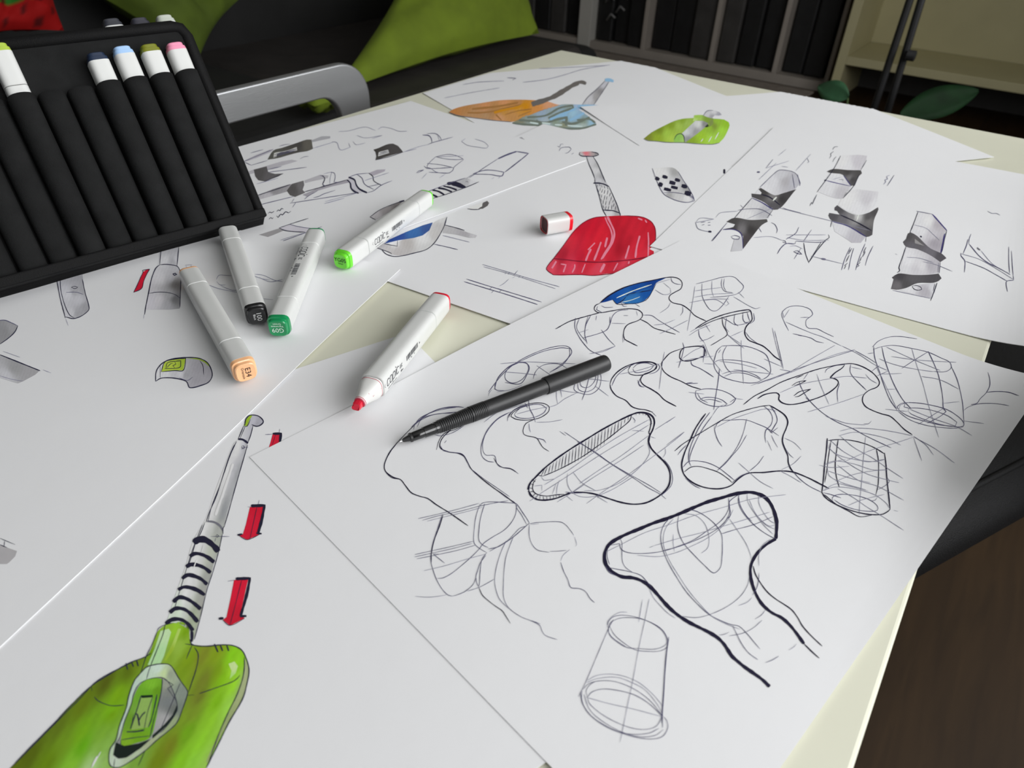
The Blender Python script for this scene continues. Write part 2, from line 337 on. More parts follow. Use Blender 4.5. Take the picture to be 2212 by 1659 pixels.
# ---------------------------------------------------------------- drawings: ink on the sheets
DATA = r'''@S1 grip_sketch 1260 1040 3.95 | bold outlined ergonomic grip
7 d 1645 490 1650 420 1652 350 1640 290 1620 230 1590 175 1545 130 1490 105 1430 92 1370 95 1290 108 1180 140 1060 175 950 220 830 272 720 315 600 355 480 405 370 450 290 490 235 525 205 560 185 610 182 660 195 710 225 750 280 790 340 815 410 820 470 835 530 865 580 905 640 970 700 1040 760 1100 830 1155 910 1205 990 1245 1080 1290 1150 1335 1200 1385 1240 1445 1270 1490 1320 1535 1376 1581 1476 1651 1535 1695 1591 1751
6 d 1645 490 1590 520 1530 565 1480 620 1445 680 1428 740 1430 810 1445 880 1475 960 1515 1030 1560 1080 1620 1125 1690 1160 1750 1210 1810 1280 1885 1385
2.2 d 1885 1385 1950 1450 2015 1508
2 d 1450 720 1470 790 1510 860 1570 940 1640 1000 1710 1045 1780 1095 1830 1160 1870 1230 1940 1310 2040 1405
1.2 m 215 735 300 750 400 770 490 800 540 850 580 900
1.2 m 225 545 310 530 320 570 350 595 420 612 560 612 700 590 820 550 940 500 1060 420 1160 350 1220 280 1245 210 1240 140
1 l 195 600 320 540 520 440 730 370 950 290 1200 220 1440 150 1730 112
1 l 600 550 800 490 1000 440 1200 380 1400 320 1590 262
1.2 m 1180 447 1300 410 1450 370 1620 300
1 m 310 480 330 520 330 600 335 680 360 730 420 775
1.2 m 740 310 690 370 665 440 665 520 690 610 730 700 800 820 880 940 980 1050 1070 1130 1160 1180 1260 1220 1330 1235 1400 1300 1450 1360 1510 1430
1 l 770 320 710 390 685 470 690 560 740 680 820 810 900 930 1000 1050 1100 1150 1220 1215 1340 1262
1.2 m 815 290 805 370 820 450 860 530 940 620 1040 720 1115 780 1170 735 1185 640 1188 540 1180 450 1130 370 1050 300 970 255 910 240
1 l 870 275 960 290 1030 350 1065 430 1075 510 1060 570 1010 612
1 l 770 450 768 520 780 600
1.2 m 1240 140 1250 220 1255 290 1220 325
1.2 m 1330 115 1325 170 1350 240 1400 310 1470 380 1550 440 1640 490
1.2 m 1325 120 1340 200 1390 290 1440 340
1.2 m 1330 110 1270 150 1245 180 1250 260 1220 330 1150 400 1050 460 940 510 800 560 680 590
1 l 1280 240 1240 320 1160 410 1050 490 930 550 800 605 650 640 460 630
1 l 1400 105 1405 170 1450 250 1520 330 1590 380 1640 370
1 l 1500 115 1500 180 1530 250 1590 330 1640 360
1 l 1415 150 1470 270 1560 370 1640 408
1 l 1450 250 1530 360 1620 450
1 l 1250 320 1320 420 1390 530 1430 630 1430 660
1 l 1600 490 1530 545 1500 620 1500 720
1 m 1420 810 1400 890 1340 980 1240 1060 1120 1120 980 1160 830 1150
1 m 1555 1095 1520 1140 1465 1175
1 m 1525 1185 1450 1250 1360 1295 1245 1318
1.2 m 1500 780 1495 850 1480 910 1445 970
1 l 1440 990 1400 1030 1325 1060
1.2 m 1275 1230 1310 1300 1350 1380 1410 1460 1490 1520
1 m 1245 1285 1200 1305 1160 1310
1 l 1820 1385 1800 1410 1755 1440
1.2 m 1668 1490 1620 1520 1555 1547
1 l 565 915 600 990 660 1060 720 1120 790 1168
1.5 m 190 720 220 770 270 800
1.2 m 210 570 205 640 225 710
1 m 565 565 600 550
@S1 cup_sketch 1140 1239 3.95 | upturned tapered cup
1 m 735 392 700 430 690 480 705 530 760 580 850 630 960 640 1080 645 1160 620 1190 580 1160 500 1090 440 1000 395 900 365 800 355 730 370 690 410 680 460
1 m 700 450 740 520 820 590 920 650 1030 664 1130 660 1190 625 1195 560 1150 480 1060 420 960 385 850 375 770 385 720 410
1 l 680 480 720 540 800 600 860 637
1 l 850 330 790 330 730 360 690 400 678 440
1 m 732 392 690 470 600 680 520 870 470 980 435 1050
1.6 m 1205 540 1185 690 1170 880 1160 1060 1150 1200 1152 1315
1.2 m 1195 580 1175 760 1160 1000 1140 1275
1 l 980 220 965 310 948 415
1 l 1038 215 1000 400 950 630 900 900 850 1140 820 1290 788 1440
1 l 510 910 590 870 700 857 820 875 950 930 1060 1020 1130 1100 1150 1130
1 m 470 990 520 940 620 915 740 920 870 965 980 1030 1070 1110 1150 1215
1 l 500 930 600 895 760 885 880 925 1000 990 1110 1120 1150 1200
1.2 m 510 1055 550 1010 640 985 760 995 900 1030 1010 1090 1100 1165 1150 1220
1 m 510 1055 500 1000 530 950 580 920
1 m 510 1060 530 1110 620 1190 740 1260 880 1315 1000 1330 1100 1300 1145 1220
1.2 m 465 1000 460 1060 490 1150 560 1230 670 1305 800 1360 920 1395 1050 1412 1150 1390 1195 1320 1190 1260 1160 1220
1.2 m 450 1010 470 1110 540 1210 650 1290 780 1350 900 1372 1040 1360 1120 1320
1 m 480 1030 530 1160 640 1260 800 1350 960 1392 1090 1380 1160 1330
1 l 500 1055 700 1110 900 1155 1145 1220
@S1 handle_sketch 860 1060 3.95 | handle split into quarters with wavy tails
1 m 172 238 330 202 500 160 690 108
1 m 205 253 340 215 540 172 700 130 850 100 940 85
1 l 248 260 400 222 600 175 720 140
1.2 m 700 130 720 105 790 95 900 100 985 105 1010 110 1060 180 1120 275 1110 290
1 m 850 0 930 60 1000 105 1015 150 1050 200 1100 290
1.2 m 380 200 340 320 300 440 285 520 280 600 300 680 330 760 370 830 420 885 460 900
1.6 d 385 205 355 300 310 420 285 530 285 610
1 m 700 110 665 220 650 330 648 440 680 480 760 530
1.2 m 740 110 705 230 690 340 690 420 720 460 770 485
1.2 m 1015 120 1000 210 960 280 900 340 800 400 730 450 690 500 620 570 540 640 450 710 380 745 335 747
1.4 m 1115 280 1060 330 990 390 920 440 850 480 770 497
1 m 1100 300 1040 320 990 370 930 430 780 518
1 m 142 545 300 510 460 475 640 432
1 m 140 565 300 530 480 490 630 450
1 m 158 582 340 545 500 510 660 465
1 l 220 683 400 640 600 580 750 540
1.2 m 398 617 300 540 345 540
1.2 m 755 530 715 590 700 700 695 790 688 820 670 780 665 730 680 680 700 620 750 550
1.2 m 665 740 640 800 570 860 500 890 460 900
1.4 d 690 825 720 890 780 945 840 990 890 1025 920 1070 960 1133
1 m 820 755 760 790 690 825 590 857
1 l 145 900 250 908 350 900 415 888
1 m 985 390 950 480 920 570 905 680 900 780 900 900 930 980 980 1030 1060 1080 1150 1115 1210 1150 1230 1200 1260 1235 1358 1270
1 m 920 430 880 520 850 610 830 700 825 780 840 860 870 930 945 1005
1.2 m 1140 1108 1215 1137
1 m 1120 285 1120 380 1140 450 1190 505 1290 525
1 m 1125 280 1200 270 1380 265 1430 290 1480 350 1500 380
1 l 1508 395 1525 460 1515 475
1 m 1295 518 1370 515 1435 508
1 l 1467 502 1410 550 1388 600
1.2 m 1388 610 1415 690 1450 760 1475 825 1550 835 1600 860 1640 920 1678 955
1 l 1130 288 1200 282
@S1 grip_sketch 800 740 3.95 | long wavy handle beneath the black pen
2 d 230 855 170 930 130 1010 120 1070 140 1110 200 1150 260 1170 300 1220 350 1280 420 1310 490 1330 560 1380 680 1455 835 1563
1.4 d 380 700 280 800 200 890 150 970 122 1030 125 1090 180 1150 240 1165
1.4 m 370 710 450 640 550 580 660 550 760 545
1.2 m 350 720 470 620 600 565 750 548 800 552
1.2 m 380 690 520 620 650 600 760 590
1.2 m 400 720 440 650 560 610 700 600
1.2 m 370 740 380 700 430 640 540 590 640 565 740 550
1.8 d 690 740 620 810 595 860 600 900 660 930 750 945 800 970 830 1020 860 1075 940 1150 1040 1230 1140 1300 1240 1375
1.2 d 820 690 730 740 640 770 590 830 565 915
1.2 m 600 880 625 920 690 935 790 955 850 1065
1 m 860 1078 980 1170 1090 1245 1190 1315
1 m 545 785 600 795 700 770 800 710
1.2 m 635 855 650 835
@S1 grip_sketch 800 740 3.95 | small hook shaped grip below the pen
1.2 m 1200 590 1100 640 1010 730 965 820 945 900 955 970 1000 1010 1055 1020
1 m 1180 600 1080 660 990 770 960 860 965 930 990 960 1060 965 1080 1030 1110 1060 1200 1075 1265 1120
1.3 d 1055 985 1085 1035 1130 1065 1200 1078 1245 1105
1.4 d 1180 640 1200 600 1270 550 1370 520 1470 517 1525 545 1520 590 1450 640 1350 660 1250 655 1200 630 1215 600 1290 555 1390 525
1.2 m 1230 610 1280 560 1380 530 1460 530 1505 560 1480 600 1390 640 1290 645 1240 630 1230 610
1.2 m 1170 670 1180 620 1240 570 1340 530
1 l 1250 610 1380 575 1530 545
1 l 1530 550 1590 530 1660 480 1760 430
1.2 m 1320 515 1345 560
1.2 m 1350 475 1360 560 1390 620 1410 680
1 l 970 680 1080 600 1200 560 1330 520
1.3 d 1400 655 1330 690 1305 740 1310 780 1340 795 1420 815 1450 860 1475 895 1525 928
1.2 m 1415 815 1480 830 1500 857
1 l 1420 680 1540 675 1640 657
1.2 l 1355 690 1360 740 1370 765
@S1 ellipse_sketch 800 740 3.95 | loose overlapping ellipses partly under the pen
1.2 m 1010 420 1070 340 1160 240 1280 150 1450 70 1600 30 1690 35 1720 80 1680 140 1600 210 1530 255
1.2 m 1060 400 1090 300 1180 210 1300 150 1460 80 1620 45 1700 50 1700 110 1640 190 1560 240
1.2 m 1060 370 1100 290 1190 200 1290 165 1340 180 1350 230 1300 310 1220 345 1160 320 1150 270 1190 210 1270 170
1.2 m 1150 340 1280 350 1340 270 1358 210 1330 175 1240 170
1 m 1065 350 1070 400 1150 410
1 l 1110 180 1300 165 1500 170 1750 180
1 l 1150 250 1280 260 1420 275
1 l 1080 420 1200 400 1300 360
1 m 1390 310 1410 250 1460 200 1530 180 1620 185 1680 220
1 l 1420 195 1560 290
1 l 1870 95 1980 70 2090 30
1 m 1750 340 1740 400 1790 430 1880 440 1950 390 1970 310 1960 240
1 m 1770 340 1780 400 1840 420 1910 390 1940 320 1945 250
1 m 1790 330 1800 370 1850 385 1900 350 1925 300 1920 260
1 l 1700 330 1850 310 2040 330
1.2 m 1870 290 1840 400 1807 490
1 l 1920 370 2035 457
1 l 1590 400 1590 470 1600 525
1 l 1620 380 1635 465
1 l 1580 400 1700 420 1800 430
1 l 1010 455 1015 430 1040 400
@S1 grip_sketch 1100 860 3.95 | hatched rim shovel blade
3 d 160 780 175 730 230 670 300 600 400 520 530 430 660 350 800 265 950 185 1060 135 1120 120 1190 132 1230 165 1240 210 1225 270 1200 320 1190 370 1215 430 1270 490 1330 550 1365 610 1375 680 1360 750 1310 810 1240 860 1160 895 1060 905 960 890 860 860 770 830 700 812 600 803 520 810 480 825 400 855 310 870 230 862 190 830 165 790
2 d 1050 135 1130 125 1180 140 1210 190 1205 250 1190 300
2 d 200 690 170 760 180 830 240 860
1.6 d 290 665 400 620 520 560 640 490 740 420 850 340 950 260 1030 190 1045 145
1.4 d 250 660 290 665
1.6 d 230 690 205 730 205 790 240 820 320 835 400 825 470 820
1.2 m 1320 520 1370 590 1395 680 1380 750 1300 830
1.2 m 480 800 560 810 640 808
1.5 d 1190 280 1200 320 1195 400 1240 460 1300 510
1 m 430 282 485 320
1 m 470 287 600 375 740 470 900 580 1060 680 1180 760 1290 820 1340 860
1 m 580 370 720 450 860 550 1010 640 1190 740 1300 810
1 l 175 880 260 820 400 730 600 600 800 470 1000 350 1190 230
1 l 600 730 760 620 960 490 1190 320
1 l 500 830 700 690 940 540 1150 400
1 l 660 900 800 800 950 700 1200 520 1400 370 1495 290
1 l 410 887 500 830 640 740
1 l 1245 270 1420 157
1 l 300 740 500 620 700 480 930 330 1200 180
1 l 500 640 495 710 520 780 580 830 660 845 750 835
1 l 545 630 620 720 740 790
1 l 640 790 770 785 930 730 1060 640 1150 550 1200 460 1180 380
1 l 770 830 900 770 1060 670
1 l 215 750 280 742 280 790
1 l 275 670 300 700 380 690
1 l 400 730 370 820
1 l 430 700 410 760 405 830
1 l 740 830 840 892
1 l 480 825 545 877
1.5 m 760 820 758 852
1 l 1330 420 1335 470 1310 510
1 l 1050 275 1150 282
1 l 1200 325 1250 343
1.2 m 1050 160 1075 190 1070 210
1.2 d 300 610 275 660
1.2 d 325 590 300 655
1.2 d 352 572 335 645
1.2 d 380 548 362 640
1.2 d 408 530 392 625
1.2 d 436 510 420 612
1.2 d 462 492 445 605
1.2 d 490 472 475 590
1.2 d 518 452 505 578
1.2 d 545 432 535 560
1.2 d 572 415 562 550
1.2 d 600 398 590 535
1.2 d 628 380 615 515
1.2 d 655 365 645 500
1.2 d 683 345 670 485
1.2 d 710 330 700 465
1.2 d 738 310 725 450
1.2 d 765 297 752 435
1.2 d 793 280 780 415
1.2 d 822 262 810 395
1.2 d 850 247 838 355
1.2 d 880 230 865 335
1.2 d 908 215 895 315
1.2 d 935 200 925 290
1.2 d 962 188 952 265
1.2 d 990 172 985 215
1.2 d 1018 160 1015 190
1.4 d 205 700 225 715
1.4 d 185 730 210 740
1.4 d 172 765 205 770
1.4 d 175 800 215 795
1.4 d 195 845 225 812
1.4 d 230 855 245 825
1.4 d 262 862 265 832
1.4 d 298 870 290 838
1.4 d 325 868 320 838
1.4 d 352 862 350 835
1.4 d 380 855 378 830
1.4 d 405 848 400 825
1.4 d 430 842 425 820
1.2 d 1080 125 1085 145
1.2 d 1110 120 1115 142
1.2 d 1140 122 1145 145
1.2 d 1170 130 1165 150
1.2 d 1195 145 1185 165
1.2 d 1215 175 1200 190
1.2 d 1220 215 1200 225
@S1 grip_sketch 1440 840 3.95 | shovel blade with rounded socket
2.6 d 335 210 290 270 240 350 205 430 160 530 135 610 130 660 150 730 210 790 290 830 380 850 470 850 550 825 600 780 650 740 710 717 830 713 970 700 1080 710 1200 755 1300 805 1390 852
1.6 d 70 530 140 470 300 370 450 280 560 220 680 180 800 150 880 140
2.4 d 880 140 950 180 1010 225 1035 280 1020 340 995 400 990 450 1010 510 1035 570 1040 630 1060 680 1085 710
1.2 m 1085 710 1140 770 1220 830 1320 880
1.4 m 370 200 290 310 230 430 195 530 190 610 210 660
1.2 m 390 230 310 340 250 450 205 560 195 620
1.2 m 140 670 190 620 260 615 350 630 440 670 520 730 580 780
1.4 d 150 710 210 668 280 662 370 685 450 715 530 770 560 800
1 m 430 700 500 640 560 570 620 500 685 392
1 m 440 690 520 610 600 500 650 390 685 255
1.2 m 408 315 415 370 440 440 475 492
1 m 415 340 430 300 460 280
1 m 460 270 560 265 680 265 780 300 860 335 960 400
1 l 430 325 560 260 700 210 850 170 940 190
1.2 m 835 150 880 190 905 250 890 310 850 350 840 400 848 460
1.4 m 890 150 930 210 945 270 920 320 890 370
1.2 m 845 350 870 345 895 375 950 330
1 m 860 440 897 525
1 m 895 395 920 450 950 500
1.5 m 890 365 905 380
1 l 1010 420 1090 460 1150 520
1 m 1010 500 1050 560 1085 590
1 l 615 630 700 705 800 790 910 850
1.2 m 710 700 780 640 830 572
1 l 980 690 1080 640 1150 573
1 l 110 400 150 370
1.2 m 95 565 130 520 170 480
1.2 m 290 850 230 820 160 760
1.4 m 560 800 640 740 700 717
1 l 970 700 1050 740 1150 800
1 l 0 480 150 368
1 l 0 290 75 238
1 l 390 230 440 160 490 135
@S1 drum_sketch 1440 840 3.95 | boxy drum with construction ellipses
2.4 d 1372 420 1365 520 1350 640 1340 760 1325 890
2.4 d 1860 545 1872 640 1880 760 1895 900 1908 1030
2.2 d 1325 880 1350 920 1400 960 1500 1010 1620 1050 1740 1072 1840 1070 1890 1045 1908 1025
1.6 d 1345 900 1450 985 1560 1045 1650 1090 1750 1078
1.6 d 1380 440 1470 432 1580 440 1700 470 1790 510 1862 555
1.8 d 1465 430 1450 540 1440 650 1450 750 1475 840
1.4 d 1405 440 1385 560 1370 680 1350 800
1.6 d 1790 510 1808 610 1810 720 1805 820 1785 910
1.2 m 1420 960 1415 930 1450 905 1530 900 1640 915 1740 950 1800 1000 1800 1035 1740 1045 1620 1030 1500 990 1430 945
1 l 1340 870 1420 840 1520 840 1660 865 1780 905 1870 970 1905 1020
1.2 m 1335 885 1400 900 1490 930
1 m 1800 920 1780 950 1740 955
1 l 1330 870 1450 810 1560 830 1720 870
1 l 1345 650 1440 620 1530 600
1 l 1350 640 1440 615 1600 640 1760 690 1880 690
1 l 1380 700 1440 720 1600 770 1740 800
1 l 1700 400 1680 600 1665 800 1650 960 1645 1075
1 l 1530 615 1690 545 1800 505 1960 460 2110 410
1 l 1480 400 1600 500 1760 590 1890 680 2020 765
1 l 1400 440 1520 540 1700 620 1860 600
1 l 1380 500 1500 600 1700 720 1900 780 1985 800
1 l 1440 790 1600 730 1760 700 1890 690
1 l 1460 850 1600 930 1700 1000 1830 1080 2025 1207
1 l 1550 995 1660 950 1860 900
1 l 1300 650 1400 670 1560 660
1 l 1460 650 1640 780 1800 830 2025 950
1 l 1370 660 1390 740 1500 800 1700 860
1 l 1410 440 1390 500 1460 560 1600 600 1780 620 1870 600
1 m 1880 750 1900 790 1860 830 1800 860
1 l 1940 1035 1975 1045
1 l 1480 360 1600 335 1800 345 1960 370 2100 400
1 l 1470 400 1600 370 1750 390 1900 430 2000 480
@S1 grip_sketch 1180 560 3.95 | small blue shaded grip
1.6 d 460 375 420 395 412 430 450 455 560 440 680 422 780 430 820 460 820 490 790 520 700 555 670 590 660 640 670 680 720 710 780 740
1.6 d 460 370 530 310 640 250 760 210 900 180 1060 152 1130 165 1160 200 1150 250 1100 280 1055 310 1050 340 1080 370 1160 390 1220 430 1270 480 1365 527
1.2 m 440 400 430 430 480 455
1 m 470 395 500 410 570 408
1.8 d 80 595 200 530 330 490 460 455
1.2 m 250 500 245 580 280 660 330 730 380 780 470 820
1 m 285 500 260 580 290 640 340 700
1.2 m 380 480 340 560 330 640 350 720
1 m 360 480 335 570 330 650
1.2 m 700 430 620 440 570 480 545 550 520 600 460 630 320 670
1 l 270 630 360 600
1.4 m 545 490 545 560
1 m 470 600 530 680 590 740
1 l 590 742 480 790 370 805
1 m 700 480 660 480
1.4 d 800 510 860 540 920 585 1000 610 1105 640
1 m 830 475 900 480 960 520 1060 580 1140 625
1 l 920 560 1010 550 1100 515
1 l 970 635 1060 595 1210 520
1 m 430 480 425 520
1 l 770 440 780 480
1 m 1165 400 1165 450 1145 480
1 l 1060 370 1040 410 970 460
1 m 655 640 655 710
1 m 670 660 665 700
1.2 m 1065 155 1075 190 1110 210 1150 215
1 l 930 260 1000 300 1060 290 1060 250
1 l 940 205 1060 170
1 l 1000 200 1060 250
1 l 680 550 560 545
#f 460 372 540 310 640 255 760 212 900 182 1035 153 980 180 935 205 910 260 880 310 840 350 790 375 740 382 680 378 640 370 605 382 570 345 500 365 ; 500 345 10 60 140 ; 640 290 25 90 175 ; 760 250 15 75 160 ; 900 195 10 60 140 ; 850 300 20 85 165 ; 700 340 50 120 185 ; 760 330 45 115 185 ; 600 320 15 80 165
1.6 d 460 372 540 310 640 255 760 212 900 182 1035 153
1.6 d 605 382 660 345 700 300 800 280 900 265
1.2 d 570 345 605 382 700 380 790 372 860 340 910 262 940 205
2 b 620 340 760 290 900 240
2 w 600 330 740 270 900 215
1.5 w 640 368 720 350 800 320
1 m 640 370 660 400 690 400
1 m 760 380 800 405
1 m 840 345 855 355
@S1 box_sketch 1180 560 3.95 | small ribbed box in thin lines
1 m 1280 210 1400 180 1520 150 1600 150 1650 190 1685 235 1640 290 1530 315 1400 325
1 m 1330 205 1330 300 1350 360 1400 430 1450 440 1500 400 1540 345 1560 315
1 l 1415 185 1415 270 1430 320
1 m 1500 165 1495 220 1520 270 1590 285
1 m 1520 165 1515 230 1540 280
1 l 1260 325 1400 300 1600 290
1 l 1270 270 1340 260 1500 240
1 l 1270 230 1250 360 1205 610
1 l 1220 370 1400 340 1560 340
1 l 1640 280 1690 330
1 l 1350 350 1450 345 1530 390
1 l 1600 320 1780 420 1830 410
1 l 1540 350 1560 380 1530 400
@S1 grip_sketch 1180 560 3.95 | grip with squared end at the upper middle
2 d 1275 590 1370 530 1490 480 1600 450 1700 433 1740 435 1755 480 1755 520 1710 570 1695 610 1700 650 1730 690 1790 715 1850 740 1900 780 1950 830 2010 868
1.6 d 1300 585 1400 535 1500 500 1620 470 1740 445
1.4 d 1500 490 1510 560 1545 640 1480 690 1405 735
1.2 m 1300 600 1310 660 1350 710
1 m 1505 500 1545 520 1620 560 1740 540
1.2 m 1610 470 1605 540 1640 570
1.2 m 1680 450 1680 510 1700 540 1740 530
1.2 m 1715 450 1725 490 1740 530
1 m 1540 500 1530 580 1560 620
1.2 m 1770 460 1775 520 1740 550
1 l 1570 660 1680 610
1 l 1220 650 1300 600 1400 560
1 m 1310 700 1380 680 1435 650
1 l 1550 640 1600 690 1690 760
1 m 1700 620 1740 670 1800 715
1 l 1230 620 1300 580
1 l 1350 540 1400 620
@S1 grip_sketch 1180 560 3.95 | grip with small square head and S curve
2 d 1150 765 1200 750 1320 742 1350 760 1350 820 1310 840 1230 865 1170 865 1140 840 1150 780 1170 762
1.6 d 1150 765 1060 800 1010 850 985 890 1000 950 1060 1000 1150 1040 1240 1085 1320 1108
1.4 m 1235 865 1245 900 1310 930 1370 965 1430 1005
1.4 m 1250 1050 1190 1060 1295 1058
1 l 1110 880 1250 850 1430 825
1.2 m 1165 710 1175 760 1130 925
1 m 1350 740 1340 880
1 l 1160 850 1260 780 1340 745
1 m 1310 750 1340 730 1370 800 1370 820 1310 830
1 l 1010 790 990 900 965 1110
1 l 1350 710 1400 830 1500 960
1 l 1350 890 1440 895
@S1 grip_sketch 1180 560 3.95 | grip with oval head and hooked tail
2 d 545 1065 560 1020 610 960 690 910 790 880 880 875 940 895 940 930 880 965 830 985 805 1030 830 1070 900 1110 960 1150 1010 1200 1110 1255
1.4 d 700 945 730 900 800 885 900 880 945 905 920 945 850 980 770 990 710 975 700 945
1.2 m 740 930 780 895 860 885 920 905 890 940 830 960 760 965 740 935
1.2 m 560 1080 600 1000 680 930 770 885
1.8 d 545 1065 555 1110 600 1165 680 1205 730 1255 780 1275 850 1285 910 1305
1.2 m 780 1030 800 1080 840 1090
1.2 m 800 1020 790 1060 820 1090
1 l 630 980 780 950 980 890
1.2 m 950 890 970 920 940 960 880 980
1 m 900 1300 940 1340
@S1 drum_sketch 1180 560 3.95 | rounded drum with centre axis
1.2 m 1500 740 1600 735 1720 745 1820 780 1880 820 1910 900 1915 960 1890 1000 1840 1030
1.2 m 1500 740 1460 780 1440 840 1430 890 1450 950 1500 1000 1600 1035 1720 1055 1800 1050 1840 1030
1 m 1540 740 1510 800 1510 860 1540 930 1580 970
1 m 1430 880 1480 860 1600 860 1750 885 1860 930 1910 970
1 m 1500 980 1560 960 1680 955 1780 985 1835 1020
1 m 1520 1000 1600 970 1700 975 1800 1010 1845 1035
1 l 1665 690 1665 800 1675 930 1685 1065
1 l 1480 870 1640 890 1800 930
1 l 1860 850 2010 915
1 l 1600 940 1760 960 1940 980
1 m 1470 800 1490 770
1 l 1930 585 1960 720 2020 935
1 m 1950 610 2025 935
1 l 1540 640 1660 720
@S1 dish_sketch 1180 560 3.95 | small shallow dish with axis line
1.2 m 1280 1120 1370 1105 1480 1115 1570 1150 1620 1190 1590 1230 1540 1250 1440 1255 1360 1235 1290 1190 1275 1150 1280 1120
1.2 m 1310 1200 1350 1180 1430 1180 1500 1200 1545 1235 1520 1250
1 m 1290 1140 1320 1190 1380 1225
1 m 1320 1210 1400 1195 1500 1220
1 m 1570 1220 1625 1180
1.3 m 1480 930 1465 1060 1445 1180 1430 1285
1 l 1215 1135 1350 1150
1 l 1620 1190 1680 1195
@S1 shovel_sketch 1652 580 3.95 | mitten shaped blade with finger slots
2.2 d -60 1110 0 1075 100 1060 125 1080 120 1115 150 1145 210 1160 300 1150 420 1115 530 1070 610 1010 630 970 610 945 560 930 600 890 660 850 683 822
1.8 d -180 1160 -90 1090 20 1035 140 970 300 910 450 860 560 835 680 815 750 812 830 835 910 880 960 930 980 975 960 1010 890 1040 845 1080 835 1130 860 1175 920 1210 1000 1240 1070 1260 1130 1310 1190 1370 1260 1418
1.4 d 232 1000 280 970 355 955 310 980 250 1000
1.6 d 250 1085 300 1050 395 1028 340 1060 290 1090 260 1095
1.8 d 265 935 330 908
1.2 m 295 960 310 1010 370 1110 480 1220 620 1310 750 1365 870 1430 1080 1530
1.2 m 735 815 730 880 760 930 870 1040
1 m 680 820 600 830 530 860 515 890
1 l -120 1000 80 930 240 880 430 800 600 735 770 690
1 m -60 985 240 870 500 780 770 695
1 m 770 700 880 760 950 805
1 l 660 660 800 730 940 820 1050 870
1 l 130 860 240 880
1 l 20 960 200 890 400 770 600 655
1 l 130 1060 300 990 500 950 700 920 870 935
1 l 365 1225 500 1185 650 1140 850 1070
1.2 m 640 980 620 1050 625 1140
1 m 910 880 980 825
1 m 960 915 1060 872
1 l 740 840 830 860
1 l 860 900 900 945 960 980
1 l 445 900 480 1000 550 1160
1 l 330 950 380 880
1 m 845 1325 885 1325 912 1300
1 l 520 1260 620 1295 700 1320 860 1335
1.4 m 350 1100 380 1125
1 m 1270 1440 1340 1640
1 m 1270 1430 1370 1500 1440 1590
1 l 1280 1440 1460 1540 1620 1659
@S1 drum_sketch 1652 580 3.95 | tall leaning drum with construction lines
1.4 m 1000 665 1020 760 1060 880 1110 1000 1180 1120 1250 1195
1.4 m 1395 705 1440 800 1480 900 1505 1010 1520 1110 1525 1190 1548 1220 1500 1260 1390 1320
1.3 m 930 660 940 760 980 880 1020 1000 1070 1120 1130 1205
1.3 m 1590 830 1640 940 1670 1050 1690 1160 1697 1260 1700 1320
1 m 1000 665 1100 655 1250 680 1400 715 1500 760 1580 800 1590 850 1540 880 1440 878
1 l 1440 880 1300 860 1170 835 1050 800 980 770
1 m 920 670 970 620 1060 585 1160 580 1300 600
1.2 m 925 690 1000 665
1.2 m 1150 1210 1130 1180 1170 1150 1280 1145 1420 1165 1560 1205 1660 1270 1700 1320 1690 1350 1600 1345 1480 1330 1340 1295 1230 1260 1150 1215
1 m 1225 1215 1230 1195 1300 1190 1430 1210 1560 1255 1640 1310 1620 1345 1500 1330 1370 1290 1250 1240 1225 1215
1 m 1140 1220 1240 1290 1370 1335 1500 1355 1640 1360 1695 1340
1 m 1250 1195 1190 1180 1200 1150
1 l 1150 1200 1160 1165 1240 1140
1 l 1255 680 1290 800 1350 980 1400 1170 1450 1330 1485 1440
1.2 m 1170 852 1280 780 1395 710
1 l 1080 750 1300 780 1635 800
1 l 1040 670 1280 780 1500 870
1 l 950 830 1000 930 1130 1200
1 l 1030 1030 1120 1030
1 l 1000 900 1170 895
1 l 1340 920 1500 950 1660 1030
1 m 1310 1330 1420 1260 1530 1190
1 l 1240 1200 1440 1280 1640 1350 1770 1425
1 l 1030 1200 1220 1220
1 l 1700 1300 1870 1322
1 l 1525 1150 1660 1135
1.3 m 1760 1160 1810 1150 1840 1110 1890 1060 1920 1000 1920 940 1905 885
1.2 m 1895 1055 1980 1048 2080 1055 2170 1085
1 m 1700 1210 1740 1180 1820 1155 1900 1150 2000 1155 2085 1170
1 m 880 725 930 720
@S1 handle_sketch 1652 580 3.95 | faint tiny knob
1 m 205 530 165 450 145 390 160 360 200 330 260 318 330 325 390 350 410 390 385 415 355 440 355 490 380 510 450 515 510 545 590 582
1 l 150 360 165 420 210 350
1 m 240 555 320 573 400 595 440 620 505 635
1 l 180 455 280 500 400 550 500 585 655 660
1 m 305 418 385 416
1 m 285 570 325 575
@S6 shovel_drawing 0 1239 3.95 | green shovel rendering with ringed handle
